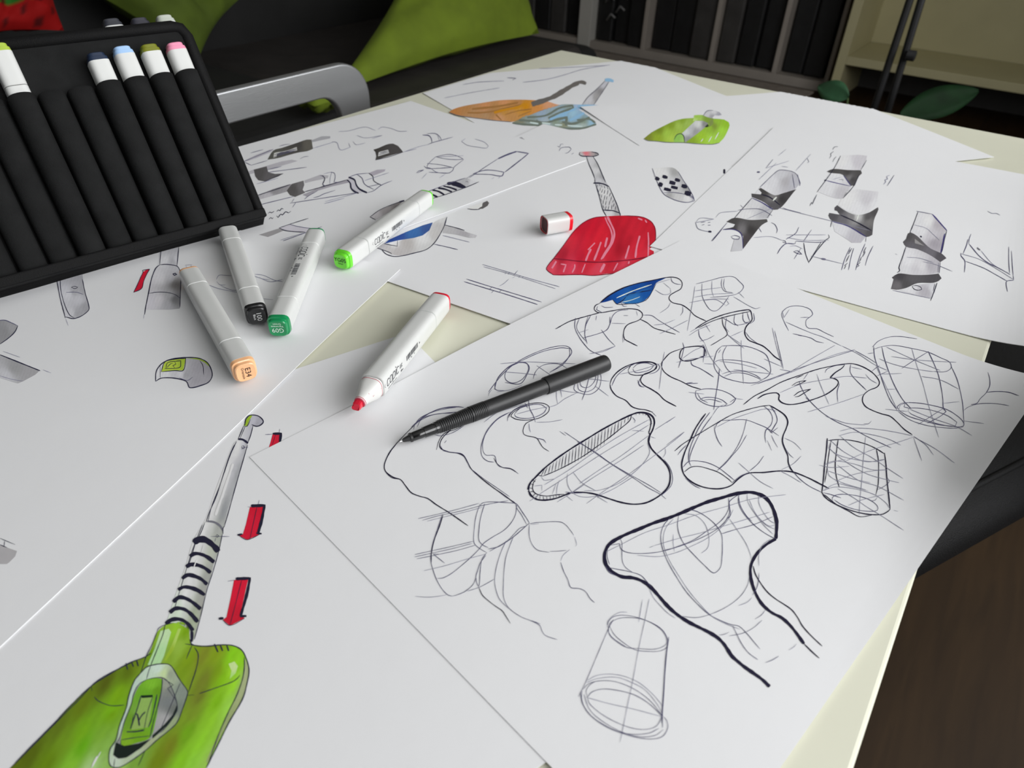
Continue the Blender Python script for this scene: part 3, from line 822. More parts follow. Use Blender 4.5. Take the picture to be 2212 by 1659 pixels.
#f!120,2.6 -600 2150 -300 1980 40 1700 130 1615 300 1440 450 1290 600 1130 780 960 950 850 1100 765 1240 710 1290 640 1340 500 1410 440 1480 420 1560 415 1610 460 1620 560 1640 605 1740 615 1900 608 1990 615 2060 650 2100 720 2125 820 2100 950 2060 1080 1960 1260 1880 1420 1800 1580 1760 1659 1660 1850 1500 2150 ; 100 1659 90 105 15 ; 260 1540 85 100 15 ; 500 1300 95 115 25 ; 700 1120 100 120 20 ; 900 930 85 95 20 ; 1100 830 90 110 20 ; 1180 760 110 135 30 ; 1000 1050 120 165 20 ; 950 1200 110 150 15 ; 700 1350 115 165 25 ; 540 1450 110 145 30 ; 700 1480 100 165 20 ; 880 1350 120 165 50 ; 850 1500 130 175 70 ; 780 1640 165 200 130 ; 600 1640 130 185 50 ; 400 1620 100 130 15 ; 950 1180 120 180 25 ; 1500 480 150 200 50 ; 1400 560 150 190 60 ; 1450 700 130 165 45 ; 1520 620 150 185 70 ; 1580 500 120 160 20 ; 1600 750 125 155 25 ; 1560 820 120 150 30 ; 1350 720 140 170 90 ; 1300 700 110 150 20 ; 1730 700 125 135 40 ; 1850 680 130 155 30 ; 1980 700 135 200 30 ; 2050 740 140 205 35 ; 1980 820 150 205 45 ; 1850 850 120 150 25 ; 1750 900 115 125 40 ; 1900 900 130 185 25 ; 2000 950 150 210 45 ; 1700 1050 110 120 40 ; 1850 1100 125 180 25 ; 1950 1130 155 210 75 ; 1650 1200 120 145 40 ; 1800 1250 140 195 45 ; 1600 1350 110 160 25 ; 1700 1450 140 200 45 ; 1450 1480 115 125 30 ; 1350 1600 110 130 20 ; 1550 1600 130 190 35 ; 1650 1600 140 200 60 ; 1150 1659 120 160 60 ; 1000 1659 150 190 90 ; 2100 900 160 175 120 ; 2060 1050 150 165 110 ; 1000 1560 140 180 90 ; 1760 1600 150 195 80 ; 1300 1200 110 165 30
#f 1370 490 1440 470 1460 500 1400 700 1360 790 1260 780 1320 640 ; 1410 500 190 225 170 ; 1350 700 175 215 160
#f 1520 470 1545 470 1480 650 1420 740 1400 740 1470 600 ; 1500 500 175 205 100 ; 1430 700 150 180 50
#f 1950 770 2000 750 2030 790 2010 850 1960 900 1975 830 ; 1990 800 195 225 150 ; 1970 880 170 215 120
#f 2085 720 2110 770 2125 840 2100 960 2050 1090 1960 1250 1850 1450 1770 1620 1760 1600 1900 1300 2000 1080 2060 940 2085 800 ; 2100 850 165 175 130 ; 1900 1350 150 165 110
2 k 130 1615 300 1440 450 1290 600 1130 780 960 950 850 1100 765 1240 710 1290 680
1.6 k 100 1650 240 1510 420 1330 600 1150 700 1050 800 940 900 870 1060 790 1150 745
1.6 k 1340 500 1300 600 1250 700 1230 760 1200 850
1.6 k 1410 440 1390 520 1340 650 1300 750 1270 830 1250 900
1.4 k 1340 500 1350 470 1400 440 1480 420
2.4 k 1620 560 1640 605 1740 620 1900 608 1990 615 2060 650 2100 720 2125 820 2110 930 2070 1070 1960 1260 1880 1420 1800 1580 1760 1659
1.6 k 1580 600 1650 610
1.8 k 2085 710 2085 800 2070 900 2020 1040 1950 1180 1880 1340 1820 1500 1780 1620
1.8 k 1660 630 1690 680 1690 740 1670 830 1640 920 1610 1010
1.4 k 1640 610 1610 680 1590 730
1.6 k 1700 1025 1800 990 1900 955 1990 920 2030 890 2048 865
1 k 1590 1040 1660 1035
1.6 k 780 960 785 1000
1.6 k 805 1050 830 1080 890 1110 960 1128 1060 1122
3 k 1830 600 1860 670
3 k 1880 610 1900 660
3 k 1935 610 1952 660
3 k 1075 765 1090 820
3 k 1120 750 1140 795
3 k 1165 735 1180 790
#f 1200 850 1250 800 1330 775 1400 770 1440 775 1470 800 1530 900 1600 1000 1600 1030 1560 1150 1510 1270 1440 1340 1340 1420 1240 1510 1100 1610 1010 1655 950 1645 930 1600 940 1500 990 1420 1020 1300 1080 1140 1100 1040 1150 910 ; 1250 860 190 210 190 ; 1350 810 200 225 205 ; 1400 850 195 215 160 ; 1450 860 150 160 140 ; 1560 1000 130 140 130 ; 1540 1150 120 130 120 ; 1480 1290 150 165 125 ; 1300 1440 165 175 140 ; 1100 1590 175 190 160 ; 980 1600 190 205 185 ; 960 1520 180 200 170 ; 1060 1200 185 205 190 ; 1140 960 185 205 190
#f 1250 905 1320 890 1390 890 1440 930 1480 1010 1510 1110 1510 1170 1440 1280 1370 1360 1300 1400 1200 1480 1100 1560 1010 1580 965 1550 980 1460 1020 1400 1060 1250 1120 1100 1170 970 ; 1450 1000 125 130 125 ; 1440 1100 120 125 125 ; 1400 1250 165 165 165 ; 1420 950 150 155 140 ; 1480 1150 110 115 110
#f 1240 910 1320 890 1385 900 1385 980 1360 1080 1330 1250 1280 1400 1150 1450 1040 1480 1030 1420 1070 1250 1130 1080 1180 970 ; 1300 950 125 185 50 ; 1250 1050 105 165 40 ; 1340 1000 100 150 30 ; 1200 1200 120 165 70 ; 1300 1250 110 170 30 ; 1180 1400 110 160 30 ; 1080 1440 125 170 40 ; 1100 1250 105 150 40
#f 1200 1050 1305 1040 1270 1310 1120 1335 1165 1180 ; 1230 1100 140 175 90 ; 1200 1300 140 170 90
#f 990 1440 1060 1470 1180 1450 1290 1410 1200 1490 1080 1570 1010 1580 965 1545 ; 1050 1500 25 35 30
#f 1510 1120 1515 1170 1440 1280 1370 1350 1300 1410 1300 1380 1400 1290 1470 1210 ; 1450 1250 30 40 35
#f 1200 1040 1305 1035 1300 1055 1210 1062 ; 1250 1045 15 35 25
2 k 1200 850 1250 800 1330 775 1400 770 1440 775 1470 800 1530 900 1600 1000 1600 1030 1560 1150 1510 1270 1440 1340 1340 1420 1240 1510 1100 1610 1010 1655 950 1645 930 1600 940 1500 990 1420 1020 1300 1080 1140 1100 1040 1150 910 1200 850
1.6 k 1250 905 1320 890 1390 890 1440 930 1480 1010 1510 1110 1510 1170 1440 1280 1370 1360
1.6 k 1250 905 1180 950 1140 1030 1120 1120 1060 1270 1020 1400 980 1460
2 k 1385 890 1380 980 1350 1120 1310 1260 1280 1400
2.4 k 1205 1040 1160 1190 1110 1330
2.6 k 1340 1030 1320 1130 1290 1250 1265 1310
3 k 1080 1350 1160 1348 1230 1335
1.6 k 1030 1420 1150 1400 1280 1385
1.6 k 1030 1480 1030 1420
3.2 k 1190 1300 1180 1240 1170 1200 1150 1195
3 k 1180 1260 1210 1210 1240 1180
1.4 k 1140 1200 1120 1320
1.4 k 1230 1330 1260 1180 1305 1045
1.2 k 1400 900 1480 950 1430 980 1500 1080
1.2 k 1540 930 1460 1120 1370 1330
1.6 k 980 1580 970 1660
1.4 k 1240 1510 1180 1640
2.4 w 860 1520 820 1590 780 1659
4 w 830 1560 790 1640
@S6 handle_drawing 240 860 3.95 | telescopic shovel handle with green grip end
#f!106,4 1085 350 1130 240 1175 150 1200 140 1240 145 1280 170 1300 200 1280 230 1240 240 1210 235 1200 300 1170 380 1160 410 1120 560 1060 760 1000 940 970 1060 950 1160 920 1290 880 1400 850 1520 820 1600 760 1860 720 2000 700 2080 680 2000 640 1960 560 1920 470 1920 500 1830 570 1620 640 1420 700 1220 780 1080 820 1000 900 760 980 550 1050 380 ; 1130 380 205 205 212 ; 1090 420 225 225 230 ; 980 640 222 222 228 ; 860 950 220 220 226 ; 760 1180 220 222 226 ; 1150 400 170 170 175 ; 1080 640 160 162 165 ; 1040 620 190 190 195 ; 960 980 150 152 156 ; 930 1100 170 172 168 ; 910 1220 165 170 160 ; 860 1300 190 195 180 ; 720 1280 225 226 228 ; 840 1480 160 162 156 ; 780 1700 160 160 155 ; 700 1500 228 228 230 ; 640 1650 226 226 228 ; 560 1850 205 220 200 ; 700 1900 165 175 150 ; 1220 190 180 180 190 ; 1260 200 165 165 175
#f 1130 235 1160 170 1180 145 1205 150 1180 190 1160 240 ; 1150 200 150 180 50
2.2 k 1140 235 1150 180 1180 148 1230 145 1270 160 1300 200 1275 230 1240 240 1200 225
1.4 k 1130 240 1160 240 1190 180
1.6 k 1130 240 1085 350
1.3 k 1145 240 1100 345
1.6 k 1212 235 1190 320 1165 385
5 k 1085 350 1120 352 1150 370 1168 385
1.5 k 1070 370 1020 480 960 650 890 860 840 970 810 1060
1.3 k 1050 400 1000 520 930 740 860 920 825 1060
1.6 k 1165 400 1110 590 1050 800 1000 980 965 1100
4 g 820 1050 880 1058 930 1090 955 1130
2 k 955 1160 955 1110 970 1090
1.5 k 800 1060 770 1140 720 1240 690 1340 650 1450
1.2 k 780 1080 740 1180 700 1280 600 1600 540 1800
1.6 k 950 1160 920 1300 870 1480 820 1630 760 1880 710 2060
1.2 k 1115 410 1130 405 1140 420 1130 432 1115 425 1115 410
1 m 1115 440 1125 420 1170 420
1.2 k 895 1175 905 1163 918 1175 905 1190 895 1175
1 m 850 1180 1010 1180
1 m 885 1225 895 1190
13 K 705 1235 740 1210 790 1205 840 1230 890 1275 915 1310
8 K 672 1350 710 1328 760 1330 820 1355 880 1400
8 K 640 1440 680 1420 740 1425 800 1450 850 1490
8 K 605 1540 650 1510 700 1515 770 1545 820 1590
8 K 572 1635 620 1612 680 1618 740 1640 800 1680
8 K 530 1740 580 1700 640 1710 700 1745 765 1800
8 K 500 1830 550 1795 620 1800 680 1840 740 1910
8 K 465 1925 520 1890 590 1888 650 1920 700 1985
6 K 690 1990 690 2050 685 2080
5 w 1040 560 960 800 890 1000
3 w 1010 640 950 850
2.5 w 790 1250 770 1320
2.5 w 730 1380 700 1460
@S6 arrow_drawing 240 860 3.95 | red downward arrow stub
#f 1380 305 1450 300 1460 310 1440 390 1340 440 1360 380 ; 1400 350 200 30 55
5 K 1380 303 1450 303 1440 380
1 k 1405 310 1375 400
1 m 1315 310 1375 308
1 m 1440 262 1435 295
@S6 arrow_drawing 240 860 3.95 | red downward arrow
#f 1185 930 1300 920 1250 1155 1270 1160 1160 1210 1090 1170 1125 1160 1150 1080 ; 1200 1050 205 28 55 ; 1240 950 200 25 50
6 K 1195 920 1310 915 1285 1040 1255 1150
5 K 1240 1152 1285 1157
5 K 1080 1168 1120 1160
1.2 k 1245 930 1220 1040 1185 1200
1 m 1265 870 1255 910
1 m 1165 928 1190 928
1.4 k 1090 1172 1160 1208 1270 1162
@S6 arrow_drawing 240 1120 3.95 | red downward arrow beside the handle rings
#f 1050 525 1170 515 1150 600 1100 830 1140 850 1015 915 955 865 985 840 1020 680 ; 1100 650 210 28 55 ; 1050 850 195 28 50
6 K 1065 515 1185 510 1160 640 1105 835
5 K 1100 835 1155 832
6 K 920 855 960 850
1.2 k 1115 525 1070 700 1015 910
1 m 995 535 1060 525
1.4 k 950 865 1015 912 1140 852
1 m 1128 495 1125 510
@S7 grip_drawing 0 560 4.608 | green and grey rounded hand grip
#f 1550 1215 1555 1120 1590 1060 1640 1020 1720 990 1850 978 1980 985 2060 1025 2100 1090 2112 1160 2080 1220 2020 1250 1890 1278 1860 1220 1800 1195 1700 1180 1600 1185 ; 1580 1120 205 205 210 ; 1650 1150 205 206 212 ; 1740 1140 190 190 195 ; 1800 1140 200 200 205 ; 1850 1150 160 160 165 ; 1950 1100 165 163 170 ; 2050 1130 170 168 175 ; 1950 1220 160 158 165
#f 1605 1120 1640 1025 1720 998 1850 985 1825 1105 1740 1108 ; 1700 1050 175 195 70 ; 1820 1030 160 185 60
#f 1850 985 1980 985 2060 1025 2090 1075 2040 1030 1980 1000 1900 990 ; 1950 990 150 175 60
2 k 1550 1215 1555 1120 1590 1060 1640 1020 1720 990 1850 978 1980 985 2060 1025 2100 1090 2112 1160 2080 1220 2020 1250 1890 1278 1860 1220 1800 1195 1700 1180 1600 1185 1550 1215
1.6 k 1605 1120 1640 1025 1720 998 1850 985 1825 1105 1740 1108 1605 1120
1.4 k 1650 1090 1670 1030 1800 1010 1790 1075 1640 1090
1.4 k 1740 1020 1750 1045 1720 1060 1740 1080
1.4 k 1660 1080 1700 1040 1720 1035
1.2 k 1990 1010 2020 1060 2028 1150
1.2 k 1595 1060 1595 1180
1 m 1780 1180 1870 1205 1920 1170
@S7 tool_drawing 0 560 4.608 | grey tool head cut by the photo edge of the sheet
#f -80 640 0 610 60 605 110 630 178 662 150 720 90 780 0 845 -80 870 ; 50 720 140 140 143 ; 120 680 155 155 158
1.8 k 178 662 150 720 90 780 0 845
1.4 m -60 620 40 605 110 630 178 662
#f -60 920 0 950 200 1030 400 1105 350 1150 230 1215 180 1235 0 1180 -60 1160 ; 150 1080 150 150 152 ; 300 1130 158 157 160 ; 60 1170 190 190 195
2.2 k 0 950 200 1030 400 1110
1 l 30 915 200 975
1 l 430 1100 510 1132
1.2 l 0 1160 120 1195 230 1212
@S7 tube_drawing 0 560 4.608 | grey shaded rounded tube end
#f 560 150 820 150 850 330 890 480 860 530 800 570 730 590 670 580 650 570 600 380 ; 620 300 195 195 202 ; 680 350 200 200 206 ; 740 320 165 165 170 ; 780 400 190 190 196 ; 830 300 160 160 165 ; 850 480 155 155 160 ; 700 540 195 195 200 ; 780 540 160 160 165
1.6 k 565 200 600 390 645 560 650 585
1.4 k 600 200 605 300 640 440 690 550 740 585
1.6 k 820 200 850 340 888 490 860 530 800 570 730 590 650 572
1.3 k 710 280 740 268 775 278 750 292 710 280
1 m 660 330 760 328 830 350
1 l 655 590 680 660
@S7 tube_drawing 0 560 4.608 | bottle shaped tube with dark right edge
#f 1595 -120 1780 -120 1765 60 1790 120 1800 250 1790 440 1790 490 1700 500 1640 500 1450 500 1480 350 1520 170 1570 65 ; 1640 0 205 205 210 ; 1720 20 170 170 175 ; 1755 0 195 195 200 ; 1600 200 205 204 210 ; 1690 200 185 185 190 ; 1740 250 130 128 128 ; 1740 400 125 125 128 ; 1665 450 175 175 180 ; 1500 420 200 198 205 ; 1580 400 205 203 208 ; 1690 350 178 178 182
1.8 k 1605 -120 1590 50
1.8 k 1780 -120 1762 65
1.6 k 1590 55 1650 50 1720 58 1765 70 1790 110 1800 200 1795 350 1790 480
2 k 1590 55 1550 90 1510 190 1480 330 1450 480 1440 550
1 l 1435 550 1430 590
1.2 k 1480 340 1560 328 1660 330 1740 350 1790 385
2.5 k 1720 145 1745 140 1760 150 1735 160 1720 145
@S7 arrow_drawing 0 560 4.608 | small curved red arrow
#f 1330 330 1360 270 1400 180 1425 125 1460 105 1490 100 1460 150 1430 220 1410 290 ; 1400 220 195 25 50
1.4 k 1330 330 1360 270 1400 180 1425 125 1420 110 1490 98 1460 150 1430 220 1410 290 1330 330
@S7 doodle_sketch 340 480 4.365 | faint doodle strokes beneath the marker pens
1 l 260 405 330 400
1 l 270 410 290 480
1 l 315 400 345 470
1.3 l 555 540 580 500 640 500 700 505
1.3 l 560 560 590 590 640 590
1.2 l 480 590 560 620 640 640 720 655 760 660
1.2 l 600 600 700 640 760 640
1.2 l 920 490 1000 500 1100 545 1180 560
1.2 l 960 520 1060 560 1180 540
1.2 l 900 500 980 530 1060 545
1 l 990 720 1090 730
@S7 tool_drawing 0 860 3.95 | small grey tool end at the sheet edge
#f -60 1250 0 1250 60 1275 145 1305 130 1350 80 1400 60 1415 -60 1415 ; 50 1330 165 163 165
1.8 k 0 1250 60 1275
1.2 k 0 1195 130 1250
1.6 k 40 1220 35 1265
@S5 clamp_drawing 500 240 5.53 | black clamp on a tube near the far end
#f 430 580 500 470 600 440 780 380 900 340 960 340 965 400 975 450 900 480 820 490 700 520 560 560 ; 800 400 70 68 66 ; 500 520 85 85 80 ; 900 400 95 92 85
#f 510 500 780 430 785 470 500 555 ; 600 500 200 200 195
1.6 m 510 520 780 450
1.4 m 500 545 780 465
#f 950 350 1080 300 1180 300 1180 325 1060 350 970 370 ; 1100 320 165 165 170
#f 140 600 300 520 460 460 500 460 470 490 300 560 150 610 ; 300 540 180 178 185
1.2 m 140 605 500 455
1.2 m 240 645 430 590
1.2 m 160 610 240 648
1.2 l 970 445 1220 370
1.2 l 1200 365 1260 375 1290 450 1320 465 1420 430 1400 380
1 l 1280 245 1400 235 1600 190 1720 230
1 l 1500 290 1600 320 1800 290 1680 330
1 l 1450 360 1490 400 1600 380
1 m 230 500 300 480 380 460
1 m 820 570 870 545 920 540
1 m 570 420 640 400 700 395
1 l 1750 220 1800 190 1920 210 2000 240 2100 240
@S5 clamp_drawing 500 240 5.53 | small dark clamp shell
#f 1695 460 1760 440 1850 400 1930 388 1990 415 2030 460 2050 490 1900 530 1720 585 1730 540 1720 490 ; 1960 450 75 72 72 ; 1750 560 70 68 66 ; 1720 470 65 62 60
#f 1760 490 1870 460 1885 500 1750 540 ; 1800 500 205 205 205
1.6 k 1770 500 1870 475
1.6 k 1760 520 1880 488
1.2 k 1720 585 1900 540 2050 490
1.2 l 2050 490 2212 450
@S5 collar_drawing 500 240 5.53 | dark collar on the middle tube
#f 180 730 260 700 400 660 600 600 720 580 790 595 700 625 500 680 200 760 ; 400 680 178 176 182
#f 265 700 420 660 440 730 520 750 620 745 560 780 400 840 320 825 285 780 ; 350 750 82 80 80 ; 430 780 95 93 95
1.2 m 440 730 900 670
1.2 l 300 870 560 800
1.4 k 400 840 620 745
1.2 m 430 700 600 660
@S5 collar_drawing 500 240 5.53 | long tube with dark collar and wavy clip
#f 300 1010 500 930 700 870 720 880 670 960 500 1010 320 1060 ; 500 950 140 138 142 ; 450 1010 185 183 188
#f 660 950 720 870 860 830 870 880 850 940 880 975 760 1025 700 1005 ; 740 930 85 83 83 ; 830 900 110 108 110
#f 870 830 1060 760 1160 770 1150 800 1000 830 880 860 ; 1000 810 175 173 178
#f 850 1000 1100 890 1380 820 1420 850 1200 900 1000 960 900 1020 ; 1200 870 160 157 165
1.6 k 300 1010 700 880
1.3 m 330 1120 740 1020
1.6 k 870 965 1100 900 1380 820
1.2 m 1060 765 1115 800 1090 870 1120 895
1.6 k 1085 765 1115 805 1090 880 1110 895
1.3 m 1180 730 1230 740 1240 790 1225 850 1290 850
1 l 1100 750 1200 725 1180 800 1175 870
3 k 1380 820 1420 860 1430 920 1470 960 1520 980
3.4 k 1400 790 1470 820 1490 880 1530 930 1620 975
#f 1390 810 1420 800 1480 850 1490 910 1560 975 1510 975 1440 920 1425 860 ; 1450 880 190 188 196
1.2 m 1400 790 1500 755 1640 740
1.3 m 1500 755 1560 800 1590 870 1700 935
1.6 k 1640 740 1690 780 1700 830 1760 870 1800 885
1.2 m 1620 975 1700 950 1790 885 1920 830
1.2 m 1620 905 1780 870
1.2 l 1590 830 1880 735
#f 1640 740 1740 700 1840 695 1830 720 1700 770 ; 1750 725 170 165 175
1.2 m 700 1100 1500 975
1 l 1120 1080 1500 980
1.4 l 1110 1105 1350 1040
1.3 m 870 1055 910 1020 1030 950
1.2 m 980 1035 1040 1020 1100 990 1160 970 1240 945
1.2 m 720 1090 750 1045
1 m 770 1090 730 1150
@S5 note_writing 500 240 5.53 | short handwritten notes
1.6 k 440 1220 460 1205 480 1215 510 1195
1.6 k 540 1200 560 1180 580 1190 600 1160 620 1170
1.6 k 450 1290 470 1270 490 1285 500 1270
1.6 k 540 1250 560 1270 590 1230 610 1240 650 1200 680 1215 710 1195
@S5 fork_drawing 500 240 5.53 | grey Y shaped tube joint
#f 140 1550 350 1470 570 1400 640 1420 500 1480 250 1570 ; 350 1500 150 148 150
#f 570 1395 690 1350 760 1375 1000 1405 930 1440 880 1445 720 1430 640 1420 ; 750 1400 195 192 200
1.6 k 570 1395 640 1425 760 1440 880 1445
1.3 k 570 1395 700 1350 920 1280
1.2 m 690 1350 780 1375 900 1395 1020 1405
1.2 m 430 1615 700 1520 1080 1380
1 l 390 1610 650 1520 880 1450
@S5 ring_drawing 860 220 4.809 | striped grip tube beside the lime capped marker
#f 300 935 500 860 560 830 700 790 760 810 830 835 700 890 500 960 340 1020 320 1000 ; 400 950 215 215 215 ; 700 830 175 175 178 ; 780 840 205 205 208
6 K 510 850 600 845 660 870 700 890
9 K 560 845 620 860 680 885
3.5 K 470 875 540 890 610 915
4 K 415 895 480 905 560 935
4 K 355 915 420 930 480 965
4.5 K 300 940 350 960 410 990
5 K 320 1010 345 1015
1.4 k 320 1015 500 960 700 890 840 830
1.2 m 300 935 510 855 700 790
1.3 k 700 830 720 825 725 838
1.2 m 710 795 800 740
@S5 clip_drawing 860 220 4.809 | angular clip outline
1.2 m 740 790 900 680 1040 590
3 m 1040 590 1130 550 1230 515
2 m 1230 515 1355 535 1290 590 1110 730
1.5 m 780 745 900 710 1000 712 1100 730 1080 770 960 755 780 750
1.4 m 1100 730 1080 770
1 l 970 800 1000 785
1 l 1040 795 1070 770
@S5 jar_sketch 860 220 4.809 | small sketched pot on legs
1 m 390 570 520 545 610 560 680 595 600 600 480 590 390 570
1 l 400 570 680 560
1 m 390 570 310 650 300 680 340 690
1 m 680 600 580 680 570 710 520 740 400 730 340 690
1.2 m 270 665 300 690 420 690 560 680
1.2 m 190 740 210 720 270 705 200 740
1 m 300 640 420 650 560 680 580 690
1 m 320 730 400 735 540 740
1 l 300 740 245 800
1 l 490 750 430 790
@S5 clip_drawing 860 220 4.809 | tiny hooked bracket
2 m 255 345 320 350 345 380 352 420
1.2 m 300 330 390 330 440 370 450 400
1.2 m 300 448 352 425 450 398 570 365
1 l 60 520 200 470 300 445
1 l 410 345 430 400
@S5 ellipse_sketch 860 220 4.809 | faint leaf shaped loop
1 l 700 380 660 410 720 450 830 470 920 480 940 460 900 420 800 385
@S5 notch_drawing 660 380 5.53 | grey shaft partly under the lime marker
#f 770 490 880 410 1000 360 1110 320 1170 300 1100 360 1000 430 850 520 ; 950 400 165 160 162 ; 1100 340 130 125 125 ; 840 480 195 192 195
1.3 k 770 490 880 410 1000 355 1170 295
1.4 k 770 490 840 525
4 k 1120 310 1180 295
@S3 grip_drawing 660 380 5.53 | blue and grey hooked handle
#f 840 855 940 805 1000 830 1100 790 1350 700 1430 750 1530 560 1680 490 1660 580 1600 700 1530 810 1440 880 1300 920 1150 950 1020 935 960 900 900 875 ; 900 850 190 188 190 ; 1050 800 215 215 215 ; 1200 800 178 174 172 ; 1420 760 220 220 220 ; 1600 600 190 188 188 ; 1620 520 205 205 205 ; 1550 700 195 193 192 ; 1100 900 182 178 178 ; 1000 870 185 182 182 ; 1450 860 205 205 205
#f 940 810 1000 760 1200 670 1400 590 1520 555 1480 650 1400 710 1300 740 1100 770 ; 1100 730 45 75 145 ; 1300 670 50 100 160 ; 1450 620 50 80 140
#f 1660 585 1800 620 1950 680 2050 710 2030 740 1960 740 1800 700 1640 680 ; 1700 620 185 184 186 ; 1900 700 172 170 174 ; 2020 720 195 194 197
1.6 k 1690 490 1660 590 1600 710 1530 810 1440 880 1300 920 1150 955 1050 960 960 930 910 880
1.4 k 840 855 900 875 1020 920 1030 935
1.4 k 940 810 1100 840 1090 840
1.2 k 1100 770 1095 840
1.4 m 1540 815 1700 850 1820 880
1.2 l 1640 710 1800 750 1960 790
1.6 k 1690 490 1660 585 1800 620 1900 650
@S3 clip_drawing 860 220 4.809 | dark half round clip by the bright paper edge
#f 720 1110 880 1045 930 1030 943 1050 920 1090 850 1118 780 1115 ; 800 1090 222 222 220
#f 880 1048 925 1028 945 1050 930 1080 880 1110 830 1115 870 1080 ; 900 1070 95 92 92
1.4 k 720 1110 780 1118 850 1116
@S3 shovel_drawing 1120 310 5.267 | red snow shovel with netted handle
#f 770 150 850 150 930 290 1000 440 1030 490 1100 650 1160 790 1160 825 1000 830 960 750 920 600 870 440 870 400 800 230 ; 820 200 205 205 208 ; 880 300 210 210 212 ; 900 250 180 180 182 ; 950 380 165 165 168 ; 920 420 200 200 204 ; 950 550 215 215 215 ; 1040 790 210 210 212 ; 1130 790 170 168 170
#f 690 125 700 95 830 88 910 110 915 130 860 145 720 140 ; 760 105 225 120 130 ; 880 120 150 150 150 ; 720 130 190 190 190 ; 860 100 190 170 170
2 k 690 125 720 142 780 145 860 145 912 130 900 110 830 95
1.6 k 690 125 700 98
1.6 k 775 150 800 230 840 320 870 400
1.8 k 850 150 900 230 960 370 990 440
1.4 k 870 400 870 450
3 k 855 450 920 450 980 465 1030 490
2.4 k 955 755 1020 760 1080 765 1160 795
1.6 k 880 460 920 600 960 750 1000 825
1.8 k 1030 490 1080 600 1130 720 1160 825
1.4 k 1160 795 1160 825
#f!115,2.0 400 1310 520 1150 640 990 740 900 860 845 1000 828 1200 820 1400 835 1500 880 1550 950 1560 1040 1555 1140 1490 1200 1540 1225 1540 1270 1430 1320 1300 1385 1200 1440 1150 1470 1000 1480 860 1500 700 1492 400 1495 320 1430 340 1380 ; 700 950 185 20 45 ; 600 1100 200 35 55 ; 500 1250 170 20 45 ; 850 950 200 20 45 ; 950 1050 215 30 50 ; 800 1200 210 30 50 ; 700 1280 190 25 50 ; 1100 900 185 20 40 ; 1150 1000 180 22 42 ; 1150 1200 165 18 38 ; 1050 1300 195 30 50 ; 1300 1000 200 30 50 ; 1350 1200 210 35 55 ; 1450 900 195 25 45 ; 1500 1050 190 25 45 ; 1200 880 195 25 45 ; 900 1300 200 30 50 ; 360 1420 215 70 90 ; 600 1420 215 60 85 ; 900 1420 215 65 85 ; 1200 1400 210 60 80 ; 1400 1310 215 45 65 ; 1250 1100 185 25 45
3 p 985 840 1010 900 1050 980 1065 1060 1040 1150 990 1230 940 1320
4 p 1010 835 1060 930 1090 1010 1080 1090 1050 1160 1000 1240 950 1310
3 p 1020 835 1040 880
4 p 1010 1070 995 1130 985 1180
4 p 940 1120 900 1230 860 1330
4.5 p 825 1200 790 1270 765 1335
3.5 p 870 1130 790 1210
3 p 1475 1010 1480 1120 1475 1290
4 p 1380 1050 1345 1180 1330 1300
3.5 p 1260 1160 1240 1230 1215 1310
3 p 1360 850 1410 870
3 p 1440 870 1460 900
5 p 430 1340 380 1420
3 p 480 1370 540 1380 510 1465
3 p 640 1375 640 1410 610 1470
3 p 760 1370 720 1470
6 p 980 1370 930 1465
3 p 1130 1360 1080 1450
3 p 1260 1340 1250 1370
2.4 r 400 1310 520 1320 700 1340 900 1350 1100 1340 1300 1320 1480 1290
1.6 r 400 1495 320 1430 345 1375 400 1310 520 1150 640 990 740 900 860 845 1000 828
1.6 r 400 1495 700 1492 860 1500 1150 1470
1.6 r 1200 820 1400 835 1500 880 1550 950 1562 1040 1555 1140
1.4 k 900 470 905 490
1.4 k 920 460 930 485
1.4 k 945 470 950 500
1.4 k 975 480 985 510
1.4 k 1010 490 1020 520
1.4 k 900 520 915 550
1.4 k 935 500 925 540
1.4 k 960 520 945 560
1.4 k 985 530 975 570
1.4 k 1020 530 1010 580
1.4 k 1050 560 1035 600
1.4 k 925 570 930 600
1.4 k 950 580 940 620
1.4 k 985 590 975 640
1.4 k 1010 600 1000 640
1.4 k 1060 600 1050 650
1.4 k 1085 640 1070 670
1.4 k 940 630 950 660
1.4 k 970 640 960 690
1.4 k 1000 650 990 700
1.4 k 1040 650 1030 700
1.4 k 1090 680 1080 720
1.4 k 960 700 975 740
1.4 k 1000 710 990 750
1.4 k 1030 710 1020 755
1.4 k 1065 700 1060 750
1.4 k 1110 710 1100 760
@S3 tube_drawing 1340 200 5.927 | perforated tube end with dark oval holes
#f 410 970 670 960 740 1010 800 1110 870 1200 930 1310 950 1380 860 1400 750 1390 620 1340 550 1290 490 1180 430 1060 ; 450 1000 225 225 225 ; 560 1050 220 220 220 ; 700 1020 165 165 165 ; 780 1100 180 180 182 ; 860 1230 160 160 160 ; 700 1150 205 205 208 ; 600 1200 220 220 222 ; 620 1310 165 165 165 ; 740 1350 200 200 200 ; 870 1350 225 225 228 ; 920 1340 200 200 205 ; 580 1260 215 215 218
1.3 m 410 970 480 1160 550 1290 620 1340 750 1390 860 1405 950 1385 930 1320 800 1110 740 1010
1.2 m 550 1280 700 1280 850 1310 940 1360 920 1385
1.5 m 860 1300 920 1330 950 1370
9 K 450 1090 500 1115
8 K 540 1070 605 1090
8 K 700 1110 765 1130
8 K 630 1145 705 1165
9 K 490 1165 540 1190
8 K 650 1205 735 1225
8 K 560 1230 650 1252
9 K 785 1190 855 1210
10 K 825 1280 905 1300
@S3 doodle_sketch 860 220 4.809 | tiny ring note
1 m 1670 520 1690 480 1780 470 1800 490 1760 530 1680 530 1665 510
1 m 1655 460 1680 470 1690 440 1720 440
